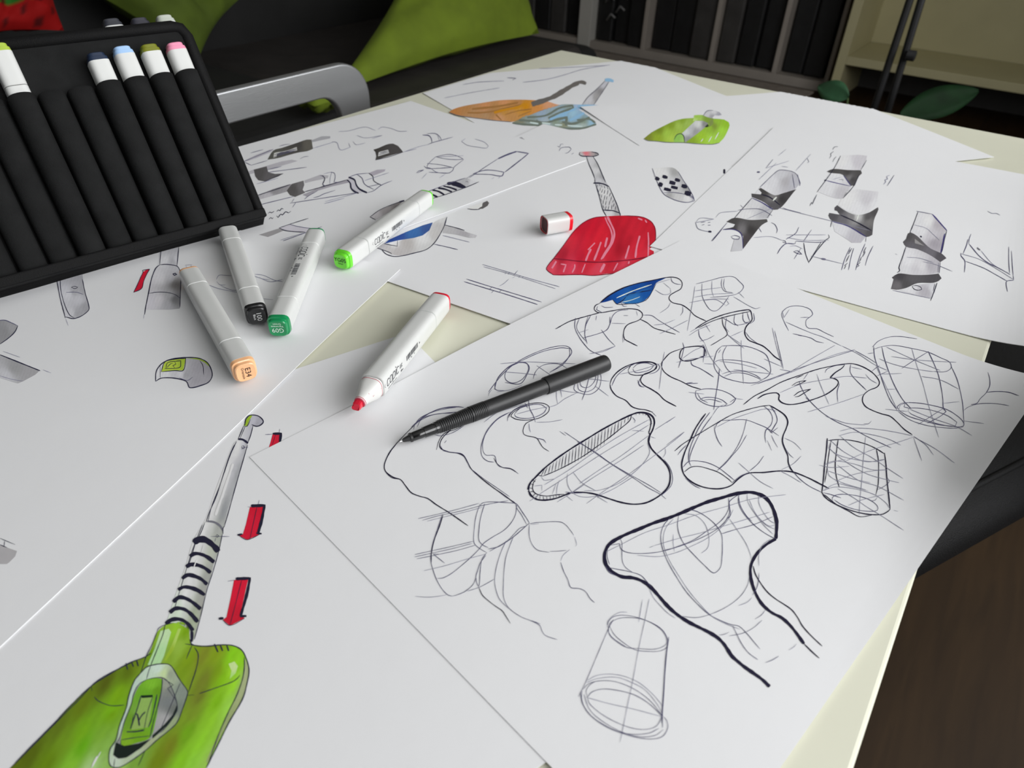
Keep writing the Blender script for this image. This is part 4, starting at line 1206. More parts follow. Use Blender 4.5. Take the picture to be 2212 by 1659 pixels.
1 m 1750 545 1770 565 1790 555
1 m 1800 545 1825 530
@S3 line_sketch 980 500 5.267 | ruled pencil lines with tick marks
1.2 l 330 375 500 425 700 485 900 545 1205 628
1 l 340 400 700 500 1160 650
1.3 m 145 540 400 620 650 695 1003 803
1.4 m 120 570 400 655 600 715 955 830
1 m 600 460 585 485
1 m 635 460 620 490
1 m 730 445 680 500
1 m 760 500 740 525
1 m 795 510 780 530
1 l 700 510 670 530
1 l 630 540 575 590 525 620
1 m 440 630 405 660
1 m 550 662 515 692
1 m 460 670 430 700
@S3 smudge_drawing 920 140 5.027 | small grey smudge mark
#f 1015 790 1040 785 1070 810 1100 850 1060 840 1030 820 ; 1060 820 150 150 155
@S8 shovel_drawing 920 140 5.027 | orange shovel head with grey handle
#f 250 515 290 485 400 450 600 415 800 385 1000 378 1200 385 1330 400 1420 430 1460 435 1350 470 1250 500 1130 545 1050 570 1000 600 930 620 750 605 550 580 350 550 ; 300 510 200 135 75 ; 450 470 195 140 85 ; 650 450 215 150 100 ; 850 410 220 155 105 ; 500 530 195 150 105 ; 700 520 185 140 95 ; 850 500 205 150 70 ; 1000 470 215 155 60 ; 1080 450 215 145 20 ; 1200 470 220 150 80 ; 1350 430 225 165 125 ; 800 580 215 160 115 ; 650 550 190 150 110 ; 950 560 205 150 90 ; 1000 420 195 140 90 ; 750 480 190 140 85
4 o 500 480 700 460 850 440 1000 410
3 o 450 520 600 520 750 500 900 460 1050 430
5 O 740 520 850 490 1000 460 1080 420
3 o 760 540 800 580 820 600
2.5 o 860 540 1000 500 1150 480
2.5 o 1000 560 1150 500
10 G 1150 430 1250 395 1330 370 1400 340 1500 280 1600 220 1660 195
8 G 1600 215 1660 190 1700 188 1740 205
12 G 1200 420 1320 375
1.4 g 250 515 350 550 550 580 750 605 930 620
@S8 shovel_drawing 920 140 5.027 | blue shovel head with pale handle
#f 935 630 1000 595 1100 540 1130 545 1250 495 1400 450 1480 430 1620 430 1900 440 2020 462 1880 475 1660 485 1780 570 1850 640 1760 670 1690 695 1450 690 1250 665 1050 650 ; 1000 630 145 145 120 ; 1150 600 150 165 160 ; 1250 540 160 180 200 ; 1400 480 160 180 190 ; 1550 460 150 165 160 ; 1650 450 170 195 225 ; 1800 455 140 175 215 ; 1980 462 160 170 190 ; 1500 560 150 195 235 ; 1400 600 145 160 140 ; 1650 560 150 190 220 ; 1700 610 135 150 130 ; 1500 650 150 155 130 ; 1300 630 180 195 205 ; 1820 630 160 200 225 ; 1700 660 180 195 190 ; 1600 520 165 205 245
5 h 1010 600 1150 610 1300 630 1400 600 1530 570 1520 660
5 h 1200 600 1260 660
5 h 1480 620 1600 640 1780 570
4 h 1100 570 1300 550 1450 470 1590 440 1600 470 1450 520 1330 580
4 h 1640 600 1780 590 1840 630
4 h 940 630 1050 645 1250 660 1450 685 1690 690 1850 645
3.5 c 1130 625 1220 640
3.5 c 1260 630 1350 640
3.5 c 1400 650 1480 655
3.5 c 1540 660 1700 670
5 B 1345 595 1500 530 1640 470
5 B 1560 605 1650 560 1720 520
#f 1700 430 1760 350 1860 260 1950 170 1990 180 1920 300 1820 440 ; 1780 370 210 210 215 ; 1850 360 170 168 168 ; 1930 220 205 205 212 ; 1900 290 150 148 150
1.6 g 1700 430 1760 350 1860 260 1950 170
1.6 g 1820 440 1920 290 1990 180
7 B 1945 165 2000 165 2038 180
8 B 1650 455 1720 450 1840 455
2 g 1880 445 2015 462
@S8 line_sketch 920 140 5.027 | faint pencil curves near the table corner
1 l 200 360 500 300 800 250
1.2 l 1050 190 1300 160 1500 110 1700 50 2000 0
1 l 1230 40 1400 35 1700 20 1980 5
1.2 l 400 215 550 190 700 180 850 175
1.4 m 880 140 980 145 940 165
1.5 l 650 185 700 178
@S4 dustpan_drawing 1340 200 5.927 | lime green dustpan with silver handle
#f 300 590 400 510 550 430 700 360 800 335 940 325 1100 330 1330 345 1390 380 1400 420 1360 520 1320 590 1270 640 1180 660 1000 655 820 640 600 635 450 620 350 615 ; 350 580 130 140 50 ; 500 480 125 145 40 ; 650 410 135 160 45 ; 800 360 140 170 55 ; 750 430 165 195 85 ; 600 530 165 200 75 ; 480 580 150 175 50 ; 650 590 175 205 80 ; 850 400 160 190 90 ; 1250 370 150 190 60 ; 1350 400 150 195 50 ; 1300 480 165 215 70 ; 1150 450 150 190 60 ; 1050 560 160 200 55 ; 1150 600 170 215 80 ; 1250 600 165 210 80 ; 900 620 140 170 50 ; 1200 430 130 150 60
#f 790 520 960 360 1080 360 1130 390 1080 450 980 530 830 640 820 580 ; 850 500 210 215 215 ; 1000 400 215 218 215 ; 960 500 160 160 162 ; 1080 400 140 140 140 ; 870 600 150 150 155 ; 900 480 190 192 195
#f 945 290 1040 285 1100 300 1190 330 1190 400 1160 430 1130 440 1140 400 1080 370 1000 350 930 370 ; 980 310 160 200 80 ; 1120 340 130 160 60 ; 960 350 190 220 130 ; 1170 380 130 145 80
#f 1060 290 1120 230 1200 225 1270 250 1300 285 1260 295 1210 290 1170 330 1100 310 ; 1120 280 205 205 208 ; 1200 240 215 215 218 ; 1270 280 165 165 175 ; 1170 310 160 160 165
#f 680 600 710 540 760 520 800 540 820 590 815 635 690 635 ; 750 580 145 195 90 ; 800 610 165 205 110
#f 1080 440 1120 400 1135 430 1110 445 ; 1100 430 50 60 40
2 w 1260 510 1210 600
2 w 1170 560 1130 630
2 w 1060 590 1030 630
1.4 g 300 590 350 615 450 622 600 637 820 642 1000 657 1180 662 1270 642
1.4 k 690 600 720 545 770 525 810 550 822 635
1.2 m 1060 300 1110 235 1190 228
@S3 ink_dot 1340 200 5.927 | dark ink dot
9 K 1320 1008 1345 1008
@S2 collar_drawing 1480 270 5.267 | tall tube with two dark collars
#f 850 710 1040 530 1090 510 1250 545 1310 660 1260 720 1000 960 950 1060 720 1080 570 1055 760 830 ; 1000 640 220 220 224 ; 1100 560 205 205 210 ; 1150 640 180 178 182 ; 900 740 225 225 228 ; 1220 650 190 190 198 ; 800 920 215 215 218 ; 900 980 185 185 190 ; 700 1030 225 225 226
1.2 m 850 710 1040 530 1090 510 1250 545 1310 660 1300 690
1.2 m 1220 560 1245 720
1.2 m 1280 560 1310 690
1.4 k 760 830 560 1060
1.3 k 1000 965 930 1060
#f 835 730 860 715 1020 800 1100 780 1265 730 1230 770 1090 940 1010 965 900 880 760 820 755 780 860 790 870 770 ; 900 760 70 68 68 ; 1000 820 130 128 128 ; 1100 850 60 58 60 ; 1000 920 90 88 92 ; 800 800 80 78 80 ; 1200 760 70 68 70
2.4 K 870 790 960 820 1080 910
2 v 760 830 880 885 1000 965
3 w 1040 820 1000 860
#f 470 1100 560 1055 740 1080 930 1070 940 1100 870 1140 750 1290 660 1410 650 1250 560 1190 430 1185 550 1160 570 1130 ; 550 1090 75 73 73 ; 800 1100 85 83 83 ; 750 1200 60 58 58 ; 700 1300 75 70 72 ; 550 1180 70 68 70 ; 640 1190 120 118 120
1.5 v 430 1190 560 1190 640 1240 660 1410
1.4 k 420 1185 310 1320
1.3 m 300 1320 480 1110
#f 520 1440 560 1300 660 1260 650 1430 ; 600 1400 200 200 204
1.2 m 525 1270 560 1255 620 1270 610 1300 540 1290 525 1270
1 l 700 1070 1000 940
1.2 m 600 970 700 955 860 960 990 1030
1 l 120 1110 170 1060 330 1070
1.2 l 330 1070 120 1110 150 1180 300 1220
1.6 m 180 1110 230 1100
1.6 m 190 1140 220 1130
1.6 m 260 1110 290 1105
1.6 m 260 1140 290 1140
4 k 265 1210 300 1215
1 l 350 1050 400 1000 600 980
1.2 m 980 1110 1020 1130 1050 1190 1040 1230
1.2 m 840 1170 870 1220
1 m 1110 940 1160 960 1320 1000
1.2 m 630 910 660 940
1 l 840 620 1040 430
1 l 920 490 1180 410
1 l 1060 350 1150 275
1 l 1260 520 1430 330
1.3 m 920 490 1000 390
1.2 m 1390 380 1410 420 1390 430
3 m 820 535 850 535
1 l 1100 470 1170 480
@S2 collar_drawing 1480 270 5.267 | upper tube with triangular dark collar
#f 1690 500 1770 350 1960 340 2070 350 2060 400 2000 510 1980 570 1890 700 1800 830 1700 830 1510 760 1590 630 1640 550 ; 1800 430 228 228 230 ; 1960 420 205 202 208 ; 2030 370 205 203 208 ; 1700 600 225 225 228 ; 1780 780 195 193 198 ; 1620 730 222 222 225 ; 1850 460 225 225 228
#f 1610 530 1680 500 1850 512 2000 515 2012 550 1980 580 1930 690 1880 690 1800 570 1650 545 ; 1650 520 75 73 73 ; 1850 540 70 68 68 ; 1900 620 70 68 70 ; 1870 600 120 118 120 ; 1980 540 80 78 78
1.4 k 1770 350 1690 500 1500 765
1.4 k 2065 400 2000 510
1.4 k 1980 560 1920 690 1795 835
1.5 v 1600 630 1700 655 1880 695
1.5 v 1800 570 1850 640 1890 695
3 k 1585 630 1605 630
1.2 m 1750 620 1800 620 1790 640
1 l 1680 620 1780 590
@S2 collar_drawing 1480 270 5.267 | lower right tube with wide dark collar
#f 1740 910 1820 760 1960 730 2200 760 2180 900 2080 1000 1950 1020 1820 970 ; 1850 850 228 228 230 ; 2080 850 205 203 208 ; 2150 900 225 225 228 ; 1950 950 225 225 228
#f 1670 1100 1850 1150 2060 1270 2000 1340 1900 1340 1700 1210 ; 1750 1180 218 218 222 ; 1950 1290 190 188 195
#f 1700 940 1730 912 1830 980 1950 1022 2080 1000 2195 935 2200 960 2150 1080 2130 1250 2060 1275 1850 1150 1670 1090 1630 1030 1640 1000 1760 1020 1730 980 1700 970 ; 1760 960 80 78 82 ; 1900 1040 130 128 130 ; 1960 1040 200 200 200 ; 2080 1050 85 83 86 ; 2150 1000 80 78 80 ; 2100 1100 120 118 118 ; 1800 1070 110 108 114 ; 2000 1180 100 98 104 ; 2100 1230 85 83 86 ; 1680 1040 85 83 88
2.4 K 1770 1025 1960 1110 2120 1200
2 w 1975 1020 1950 1090
2 v 1670 1095 1850 1150 2060 1270
1.4 k 2060 1275 2055 1330
1.4 k 1670 1090 1655 1160
@S2 bracket_sketch 1480 270 5.267 | thin line triangular bracket
1.6 k 1350 1340 1370 1460 1410 1570
1.6 k 1410 1560 1500 1430 1600 1310 1640 1280 1630 1245
1.4 k 1550 1330 1410 1555
1 l 1160 1280 1350 1310 1640 1310
1.2 m 1350 1320 1440 1190
1.3 m 1260 1320 1500 1335 1600 1325
1.4 m 1150 1300 1260 1230 1295 1160
1.6 m 1050 1465 1090 1400 1150 1350 1240 1350
1 l 1190 1380 1260 1375 1340 1410
1.4 m 1235 1440 1280 1430 1330 1470 1290 1465 1235 1440
1 m 1240 1525 1320 1400
1.4 m 1100 1310 1140 1320 1150 1345 1110 1330
1.2 m 1180 1350 1250 1350 1260 1320
1 l 780 1280 980 1270 1100 1310
3.5 m 1550 1520 1600 1530
1 l 1430 1490 1800 1580
1 l 1150 1250 1600 1250
1 l 1060 940 2100 1200
@S2 note_writing 1480 270 5.267 | slanted handwritten notes between ruled lines
1.3 m 1780 1650 1820 1520 1880 1390
1.3 m 1860 1650 1890 1500 1920 1400
1.3 m 1940 1650 1990 1490 2050 1350
1.3 m 2050 1600 2080 1500 2140 1375
2 g 1810 1640 1830 1600 1815 1600 1850 1570
2 g 1830 1560 1850 1520 1840 1540 1870 1480
2 g 1860 1470 1880 1420 1870 1450 1900 1400
2 g 1950 1620 1980 1600 1965 1590 1995 1560
2 g 1980 1560 2000 1530 1990 1540 2010 1500
2.4 g 2020 1500 2050 1440 2030 1450 2060 1390
1.6 g 1640 380 1660 350 1655 330 1690 300
1.6 g 1680 280 1700 250 1740 245
1.8 g 1420 920 1440 880 1450 900 1470 850 1490 810 1500 790
1.6 g 1680 420 1700 380 1720 360
@S2 note_writing 1792 345 5.267 | short note beside a slanted line
1.8 l 615 280 640 250 630 230 660 220 650 190 685 175
1.4 m 655 300 735 175
@S2 collar_drawing 1792 345 5.267 | front tube with two dark collars
#f 1010 585 1175 620 1335 805 1310 830 1270 1060 1250 1280 1100 1310 950 1310 790 1290 870 990 920 820 ; 1020 700 220 220 223 ; 1120 700 228 228 230 ; 1230 740 185 180 186 ; 1170 850 200 197 203 ; 1200 950 165 160 168 ; 1050 800 222 222 225 ; 900 1150 225 225 228 ; 1050 1200 218 217 220 ; 1150 1200 180 177 184 ; 850 1260 215 215 218 ; 980 1250 205 203 208
#f 1000 1420 1200 1400 1200 1500 1150 1580 1050 1560 780 1480 ; 900 1450 222 222 225 ; 1100 1500 180 177 184 ; 1180 1470 215 215 220
#f 870 900 890 840 920 825 1000 870 1080 950 1150 1010 1280 1070 1330 1120 1260 1165 1150 1090 1000 1020 870 990 835 935 ; 900 870 80 78 80 ; 980 920 95 92 94 ; 950 980 100 98 104 ; 1150 1060 110 107 114 ; 1260 1100 85 82 88
#f 970 900 1050 960 1080 980 970 950 ; 1000 940 150 148 148
#f 710 1340 780 1295 950 1310 1100 1310 1240 1295 1275 1350 1240 1380 1180 1400 1000 1405 870 1460 760 1480 700 1470 730 1360 ; 800 1330 70 68 72 ; 950 1350 90 88 92 ; 1200 1340 80 78 82 ; 780 1430 110 107 110 ; 860 1420 80 78 80
1.6 k 1010 585 960 720 915 830
1.4 m 990 585 1170 620
2.6 v 1170 620 1250 710 1335 805
1.6 k 1335 805 1310 900 1290 1000 1270 1070
2.6 v 1310 840 1290 940 1265 1060
1.6 k 870 990 830 1110 790 1230 800 1260 770 1285
1.4 k 1260 1165 1250 1290
1.2 m 1240 1170 1235 1290
1 l 960 740 1100 780 1180 850 1250 915
3 k 1030 870 1050 880
1.2 l 880 1110 1020 1120 1180 1170
1.4 k 940 1440 980 1430 1040 1450 1050 1475 1010 1485 960 1470 940 1440
1.8 k 1225 1400 1190 1500 1150 1605
1.3 k 1200 1410 1180 1490
1 l 720 1485 1140 1575
1 m 750 1070 770 1080
1 l 1060 1160 1200 1190 1400 1270
@S2 bracket_sketch 1792 345 5.267 | wide V shaped bracket in thin lines
1.6 m 1590 960 1700 1090 1800 1170 1920 1230 2050 1300
1 l 1720 1030 1850 1180 1980 1260 2060 1310
1.6 m 1575 905 1560 970 1520 1070
1.2 m 1610 845 1590 900 1585 960
1.6 m 1495 1060 1495 1090 1540 1150 1540 1230 1535 1280
1 l 1500 1070 1700 1130 1900 1240 2090 1360
1.2 m 1550 1155 1750 1230 1880 1300 2020 1380
1.6 m 2095 1370 2020 1380 2010 1410 2025 1500
1.6 m 2090 1320 2095 1370
1.3 m 2040 990 2040 1150 2050 1290
1.3 m 2070 1035 2080 1200 2090 1320
3 g 1680 1000 1700 1020 1715 1025
1.4 l 1800 585 1850 610 1900 610 1940 630'''
INK = dict(d=(30, 27, 52), m=(84, 82, 112), l=(142, 142, 160), k=(40, 40, 62), K=(34, 33, 52), b=(40, 100, 165), w=(225, 235, 222), g=(112, 112, 122),
           r=(130, 22, 45), p=(232, 130, 150), o=(172, 122, 66), O=(212, 145, 30), G=(112, 108, 104), h=(118, 128, 118), c=(210, 232, 225), B=(150, 195, 240), v=(62, 56, 120))
INK = {k: rgb(*v) for k, v in INK.items()}
def on_sheet(key, x, y, off):
    zf = SH[key][1]; z = TZ + 0.003
    for _ in range(5):
        p = onz(x, y, z); z = zf(p.x, p.y) + off
    return onz(x, y, z)
GAIN = dict(S7=1.15, S5=1.13, S3=1.08, S2=1.045, S6=1.09, S8=1.05, S4=1.07, S1=1.02)
def gained(c, g):
    return tuple(min(0.86, v * g ** 2.2) for v in c)
class Ink:
    def __init__(s, key): s.k = key; s.g = GAIN[key]; s.v = []; s.f = []; s.c = []; s.n = 0
    def stroke(s, pts, w, col):
        s.n += 1; off = 0.00022 + 0.0000012 * s.n; col = gained(col, s.g)
        P = catmull(pts); n = len(P)
        L = [0.0]
        for a, b in zip(P, P[1:]): L.append(L[-1] + math.dist(a, b))
        T = L[-1] or 1; ph = random.random() * 9
        base = len(s.v)
        for i, p in enumerate(P):
            a, b = P[max(i - 1, 0)], P[min(i + 1, n - 1)]
            d = math.hypot(b[0] - a[0], b[1] - a[1]) or 1; nx, ny = -(b[1] - a[1]) / d, (b[0] - a[0]) / d
            e = min(L[i], T - L[i])
            taper = min(1, 0.45 + e / 14) if w < 3 else min(1, 0.75 + e / 6)
            ww = w * 0.5 * taper * (1 + 0.13 * math.sin(L[i] * 0.11 + ph) + 0.07 * math.sin(L[i] * 0.37 + ph * 2))
            s.v.append(on_sheet(s.k, p[0] + nx * ww, p[1] + ny * ww, off)); s.v.append(on_sheet(s.k, p[0] - nx * ww, p[1] - ny * ww, off))
            q = 1 + 0.10 * math.sin(L[i] * 0.05 + ph) if w < 3 else 1
            s.c += [tuple(min(1, c * q) for c in col)] * 2
        for i in range(n - 1):
            a = base + 2 * i; s.f.append((a, a + 2, a + 3, a + 1))
    def fill(s, poly, cps, ang=0.0, st_=1.0):
        ca, sa = math.cos(math.radians(ang)), math.sin(math.radians(ang))
        s.n += 1; off = 0.00012 + 0.000004 * s.n; cps = [(a, b, gained(c, s.g)) for a, b, c in cps]
        if len(poly) > 9: poly = catmull(poly, True, 6.0)
        x0, x1 = min(p[0] for p in poly), max(p[0] for p in poly); y0, y1 = min(p[1] for p in poly), max(p[1] for p in poly)
        st = max(2.6, math.sqrt((x1 - x0) * (y1 - y0) / 3200))
        pts = [V(p) for p in poly]; y = y0 + st / 2
        def inside(x, y):
            r = False; j = len(poly) - 1
            for i in range(len(poly)):
                a, b = poly[i], poly[j]
                if (a[1] > y) != (b[1] > y) and x < (b[0] - a[0]) * (y - a[1]) / (b[1] - a[1]) + a[0]: r = not r
                j = i
            return r
        if len(cps) > 1:
            while y < y1:
                x = x0 + st / 2
                while x < x1:
                    if inside(x, y): pts.append(V((x, y)))
                    x += st
                y += st
        else:
            st2 = 14
            y = y0 + st2 / 2
            while y < y1:
                x = x0 + st2 / 2
                while x < x1:
                    if inside(x, y): pts.append(V((x, y)))
                    x += st2
                y += st2
        n = len(poly)
        vo, _, fo, *_r = delaunay_2d_cdt(pts, [], [list(range(n))], 1, 1e-5)
        base = len(s.v)
        for p in vo:
            s.v.append(on_sheet(s.k, p.x, p.y, off))
            W = 0; c = [0, 0, 0]
            for (cx, cy, cc) in cps:
                dx, dy = p.x - cx, p.y - cy; q = 1 / (((dx * ca + dy * sa) / st_) ** 2 + (dy * ca - dx * sa) ** 2 + 4) ** 1.5; W += q
                for i in range(3): c[i] += q * cc[i]
            g = 1 + (0.03 if st_ == 1 else 0.05) * math.sin((p.y * ca - p.x * sa) * 0.33 if st_ != 1 else p.x * 0.9 + 0.33 * p.y) + random.uniform(-.03, .03)
            s.c.append(tuple(min(1, k / W * g) for k in c))
        up = on_sheet(s.k, x0, y0, off), on_sheet(s.k, x0, y1, off), on_sheet(s.k, x1, y0, off)
        for f in fo: s.f.append(tuple(base + i for i in f))
cur = None
def flush():
    if cur and cur[2].v:
        key, name, ink, lab = cur
        fs = []
        for f in ink.f:
            a, b, c = (ink.v[i] for i in f[:3])
            fs.append(f if (b - a).cross(c - a).z > 0 else f[::-1])
        obj(name, ink.v, fs, M_INK, SH[key][0], colors=ink.c, label=lab)
for ln in DATA.strip().split('\n'):
    if ln.startswith('@'):
        flush(); h, lab = ln[1:].split('|'); t = h.split()
        ox, oy, sc = float(t[2]), float(t[3]), float(t[4])
        cur = (t[0], t[1], Ink(t[0]), lab.strip()); T = lambda x, y: (ox + x / sc, oy + y / sc)
    elif ln.startswith('#f'):
        ag = (0.0, 1.0); ln = ln[2:]
        if ln[0] == '!':
            hd, ln = ln[1:].split(' ', 1); ag = tuple(float(q) for q in hd.split(','))
        a, *cp = ln.split(';'); n = [float(q) for q in a.split()]
        poly = [T(n[i], n[i + 1]) for i in range(0, len(n), 2)]; cps = []
        for c in cp:
            q = [float(k) for k in c.split()]; x, y = T(q[0], q[1]); cps.append((x, y, rgb(*q[2:5])))
        cur[2].fill(poly, cps, *ag)
    elif ln.strip():
        t = ln.split(); n = [float(q) for q in t[2:]]
        pts = [T(n[i], n[i + 1]) for i in range(0, len(n), 2)]
        cur[2].stroke(pts, float(t[0]), INK[t[1]])
flush()

# ---------------------------------------------------------------- alcohol markers
def ribbon(pts, w, nrm, off):
    vs, fs = [], []
    for i, p in enumerate(pts):
        a, b = pts[max(i - 1, 0)], pts[min(i + 1, len(pts) - 1)]
        d = (b - a).normalized(); s = nrm.cross(d).normalized() * w / 2
        vs += [p + s + nrm * off, p - s + nrm * off]
    for i in range(len(pts) - 1): fs.append((2 * i, 2 * i + 2, 2 * i + 3, 2 * i + 1)[::-1])
    return vs, fs
LOGO = [  # brand lettering in strokes, unit height 1
    [(.62, .86), (.45, 1), (.12, 1), (0, .84), (0, .16), (.12, 0), (.45, 0), (.62, .12)],
    [(.95, .1), (.82, .2), (.82, .84), (.95, 1), (1.35, 1), (1.48, .84), (1.48, .16), (1.35, 0), (.95, 0), (.85, .1)],
    [(1.72, -.35), (1.72, .84), (1.85, 1), (2.25, 1), (2.38, .84), (2.38, .16), (2.25, 0), (1.75, 0)],
    [(2.68, 0), (2.68, 1)], [(2.68, 1.2), (2.68, 1.42)],
    [(3.55, .86), (3.42, 1), (3.05, 1), (2.93, .84), (2.93, .16), (3.05, 0), (3.42, 0), (3.55, .12)]]
def label_geo(M):
    """printed side label: lettering, small print rows, bar code, arrow; M maps reading dir->x, up->y, normal->z"""
    out = []; N = V((0, 0, 1)); sc = 0.0046
    for s in LOGO:
        out.append(ribbon([V((x * sc + y * sc * .18, y * sc - .0018, 0)) for x, y in s], .00062, N, .00012))
    out.append(ribbon([V((0.001, -.0041, 0)), V((.0135, -.0041, 0))], .0003, N, .00012))
    for k, (x, y, l) in enumerate([(.0185, .0016, .004), (.0185, .0006, .0035), (.0185, -.0004, .004), (.0195, -.0028, .003), (.0195, -.0036, .004), (.0265, -.0036, .0006)]):
        for q in range(int(l / .0008)):
            out.append(ribbon([V((x + q * .0008, y, 0)), V((x + q * .0008 + .0005, y, 0))], .00065, N, .00012))
    rs = random.Random(3); x = .0290
    while x < .0470:
        wd = rs.choice((.0002, .0004, .0003, .0006)); out.append(ribbon([V((x, -.0014, 0)), V((x, .0024, 0))], wd, N, .00012))
        if rs.random() < .5: out.append(ribbon([V((x, -.0030, 0)), V((x, -.0022, 0))], .0004, N, .00012))
        x += wd + rs.choice((.0003, .0005, .0004))
    out.append(([V((.0490, -.0006, .0001)), V((.0490, .0012, .0001)), V((.0505, .0003, .0001))], [(0, 2, 1)]))
    out.append(ribbon([V((-.0022, -.001, 0)), V((-.0034, .0004, 0)), V((-.0022, .0016, 0))], .00025, N, .00012))
    return xf(M, join(*out))
COLM = {}
def cmat(c):
    if c not in COLM: COLM[c] = mat('cap_colour', rgb(*c), 0.28, coat=0.4, noise=0.01, nscale=50)
    return COLM[c]
H = 0.0078
def L2W(M, m): return xf(M, m)
def marker(M, colr, label, code=None, rot=0, tcol=(20, 20, 25), lab=None, group=None, uncapped=False, plain=False):
    t = thing('marker_pen', label, 'marker', M, group)
    cm = cmat(colr)
    if not uncapped:
        obj('cap_end', *L2W(M, loft([sq_ring(.0002, .0050), sq_ring(0, .0058, 3.6), sq_ring(.0006, .0064, 3.6), sq_ring(.0030, .0066, 3.6), sq_ring(.0034, .0074), sq_ring(.0062, .00775)])), cm, t, smooth=True, label='coloured end of the cap')
        obj('cap', *L2W(M, loft([sq_ring(.0062, .0070), sq_ring(.0062, H), sq_ring(.0305, H), sq_ring(.0310, .0074), sq_ring(.0310, .0066)])), M_WHITE, t, smooth=True)
    else:
        obj('neck', *L2W(M, loft([sq_ring(.0360, .0071, 3.2), sq_ring(.0310, .0068, 3), sq_ring(.0265, .0055, 2.5), sq_ring(.0220, .0042, 2.1), sq_ring(.0195, .0038, 2), sq_ring(.0185, .0038, 2), sq_ring(.0185, .0028, 2)])), M_GREYM, t, smooth=True)
        obj('ink_ring', *L2W(M, join(loft([sq_ring(.0190, .00392, 2), sq_ring(.0194, .00392, 2)]), loft([sq_ring(.0345, .00712, 3.2), sq_ring(.0348, .00714, 3.2)]), loft([sq_ring(.0179, .00345, 2), sq_ring(.0185, .00365, 2)]))), M_STAIN, t)
        hz = lambda a: a
        nib = loft([[V((.0185, .0028 * math.cos(a), .0028 * math.sin(a))) for a in [2 * math.pi * k / 16 for k in range(16)]],
                    sq_ring(.0175, .0026, 5, 16), sq_ring(.0150, .0026, 6, 16, .0022), [V((.0128 + (.0014 if v.z > 0 else 0), v.y, v.z)) for v in sq_ring(0, .0024, 6, 16, .0018)]])
        obj('nib', *L2W(M, nib), cm, t)
        spots = []
        rs = random.Random(5)
        for k in range(14):
            x = rs.uniform(.024, .034); a = rs.uniform(.2, 1.5); r = .0042 + (x - .022) * .215
            p = V((x, -r * math.sin(a), r * math.cos(a))) * 1.0
            n = V((0, -math.sin(a), math.cos(a))); u = V((1, 0, 0)); v2 = n.cross(u); s = rs.uniform(.00012, .0004)
            spots.append(([p + n * .0004 + (u * math.cos(q * 1.05) + v2 * math.sin(q * 1.05)) * s for q in range(6)], [tuple(range(6))]))
        obj('ink_spots', *L2W(M, join(*spots)), M_STAIN, t)
    b0 = .0314 if not uncapped else .0362
    obj('barrel', *L2W(M, loft([sq_ring(b0, .0066), sq_ring(b0, .0074), sq_ring(b0 + .0004, H), sq_ring(.1180, H), sq_ring(.1184, .0074), sq_ring(.1184, .0066)])), M_WHITE, t, smooth=True)
    if not plain:
        obj('cap', *L2W(M, loft([sq_ring(.1188, .0066), sq_ring(.1188, .0074), sq_ring(.1192, H), sq_ring(.1440, .00765), sq_ring(.1446, .0070)])), M_WHITE, t, smooth=True)
        obj('cap_end', *L2W(M, loft([sq_ring(.1442, .0074), sq_ring(.1446, .00755), sq_ring(.1466, .0074), sq_ring(.1480, .0066), sq_ring(.1482, .0058)])), cm, t, smooth=True, label='coloured end of the fine cap')
    if code:
        a = math.radians(rot)
        B = Matrix(((0, 0, -1, -.0001), (-1, 0, 0, 0), (0, 1, 0, 0), (0, 0, 0, 1)))
        R = Matrix.Rotation(a, 4, 'Z')
        parts = [text_mesh(code[0], .0048, Matrix.Translation((0, .0012, 0)))]
        for k, ltx in enumerate(code[1:]): parts.append(text_mesh(ltx, .0022, Matrix.Translation((0, -.0018 - .0019 * k, 0))))
        obj('code_print', *L2W(M @ B @ R, join(*parts)), mat('code_ink', rgb(*tcol), .5), t)
    if lab == 'side':      # -Y face, reading near->far
        obj('label_print', *L2W(M @ Matrix(((1, 0, 0, .040), (0, 0, -1, -H), (0, 1, 0, 0.0006), (0, 0, 0, 1))), label_geo(Matrix())), M_LABEL, t)
    if lab == 'top':       # top face, reading far->near
        obj('label_print', *L2W(M @ Matrix(((-1, 0, 0, .110), (0, -1, 0, .0018), (0, 0, 1, H), (0, 0, 0, 1))), label_geo(Matrix())), M_LABEL, t)
    return t
def lay(near, far, hn, hf, zb, L=None, nx=0.0, roll=0):
    """marker frame from two sight lines: near point at height hn, far point at height hf above base zb"""
    N = onz(near[0], near[1], zb + hn); F = onz(far[0], far[1], zb + hf)
    d = V((F.x - N.x, F.y - N.y, 0)).normalized()
    M = frame(V((N.x, N.y, zb + H)) - d * nx, d, V((0, 0, 1)))
    return M @ Matrix.Rotation(math.radians(roll), 4, 'X')
ZB = TZ + 0.0044
marker(lay((532, 806), (413, 590), .0075, .015, ZB), (248, 190, 140), 'marker with peach cap ends lying left of the black capped marker', ('E34', 'Orientale'), -90, (60, 35, 30), group='markers on the table')
marker(lay((556, 685), (496, 505), .0075, .015, ZB), (22, 22, 24), 'marker with black cap ends poking out from under the wallet', ('100', 'Black'), -90, (235, 235, 235), group='markers on the table')
marker(lay((600, 711), (677, 503), .0075, .015, ZB), (10, 140, 82), 'marker with dark green cap ends beside the black capped marker', ('G09', 'Veronese', 'Green'), 180, (225, 240, 230), lab='top', group='markers on the table')
marker(lay((735, 566), (913, 417), .0075, .015, ZB), (110, 222, 45), 'marker with bright lime cap ends near the blue drawing', ('YG05', 'Salad'), 0, (25, 50, 20), lab='side', group='markers on the table')
marker(lay((768, 886), (945, 642), .0062, .015, ZB - .0006, nx=.0128), (215, 22, 52), 'uncapped marker with a red nib and red rear end', lab='side', uncapped=True, group='markers on the table')

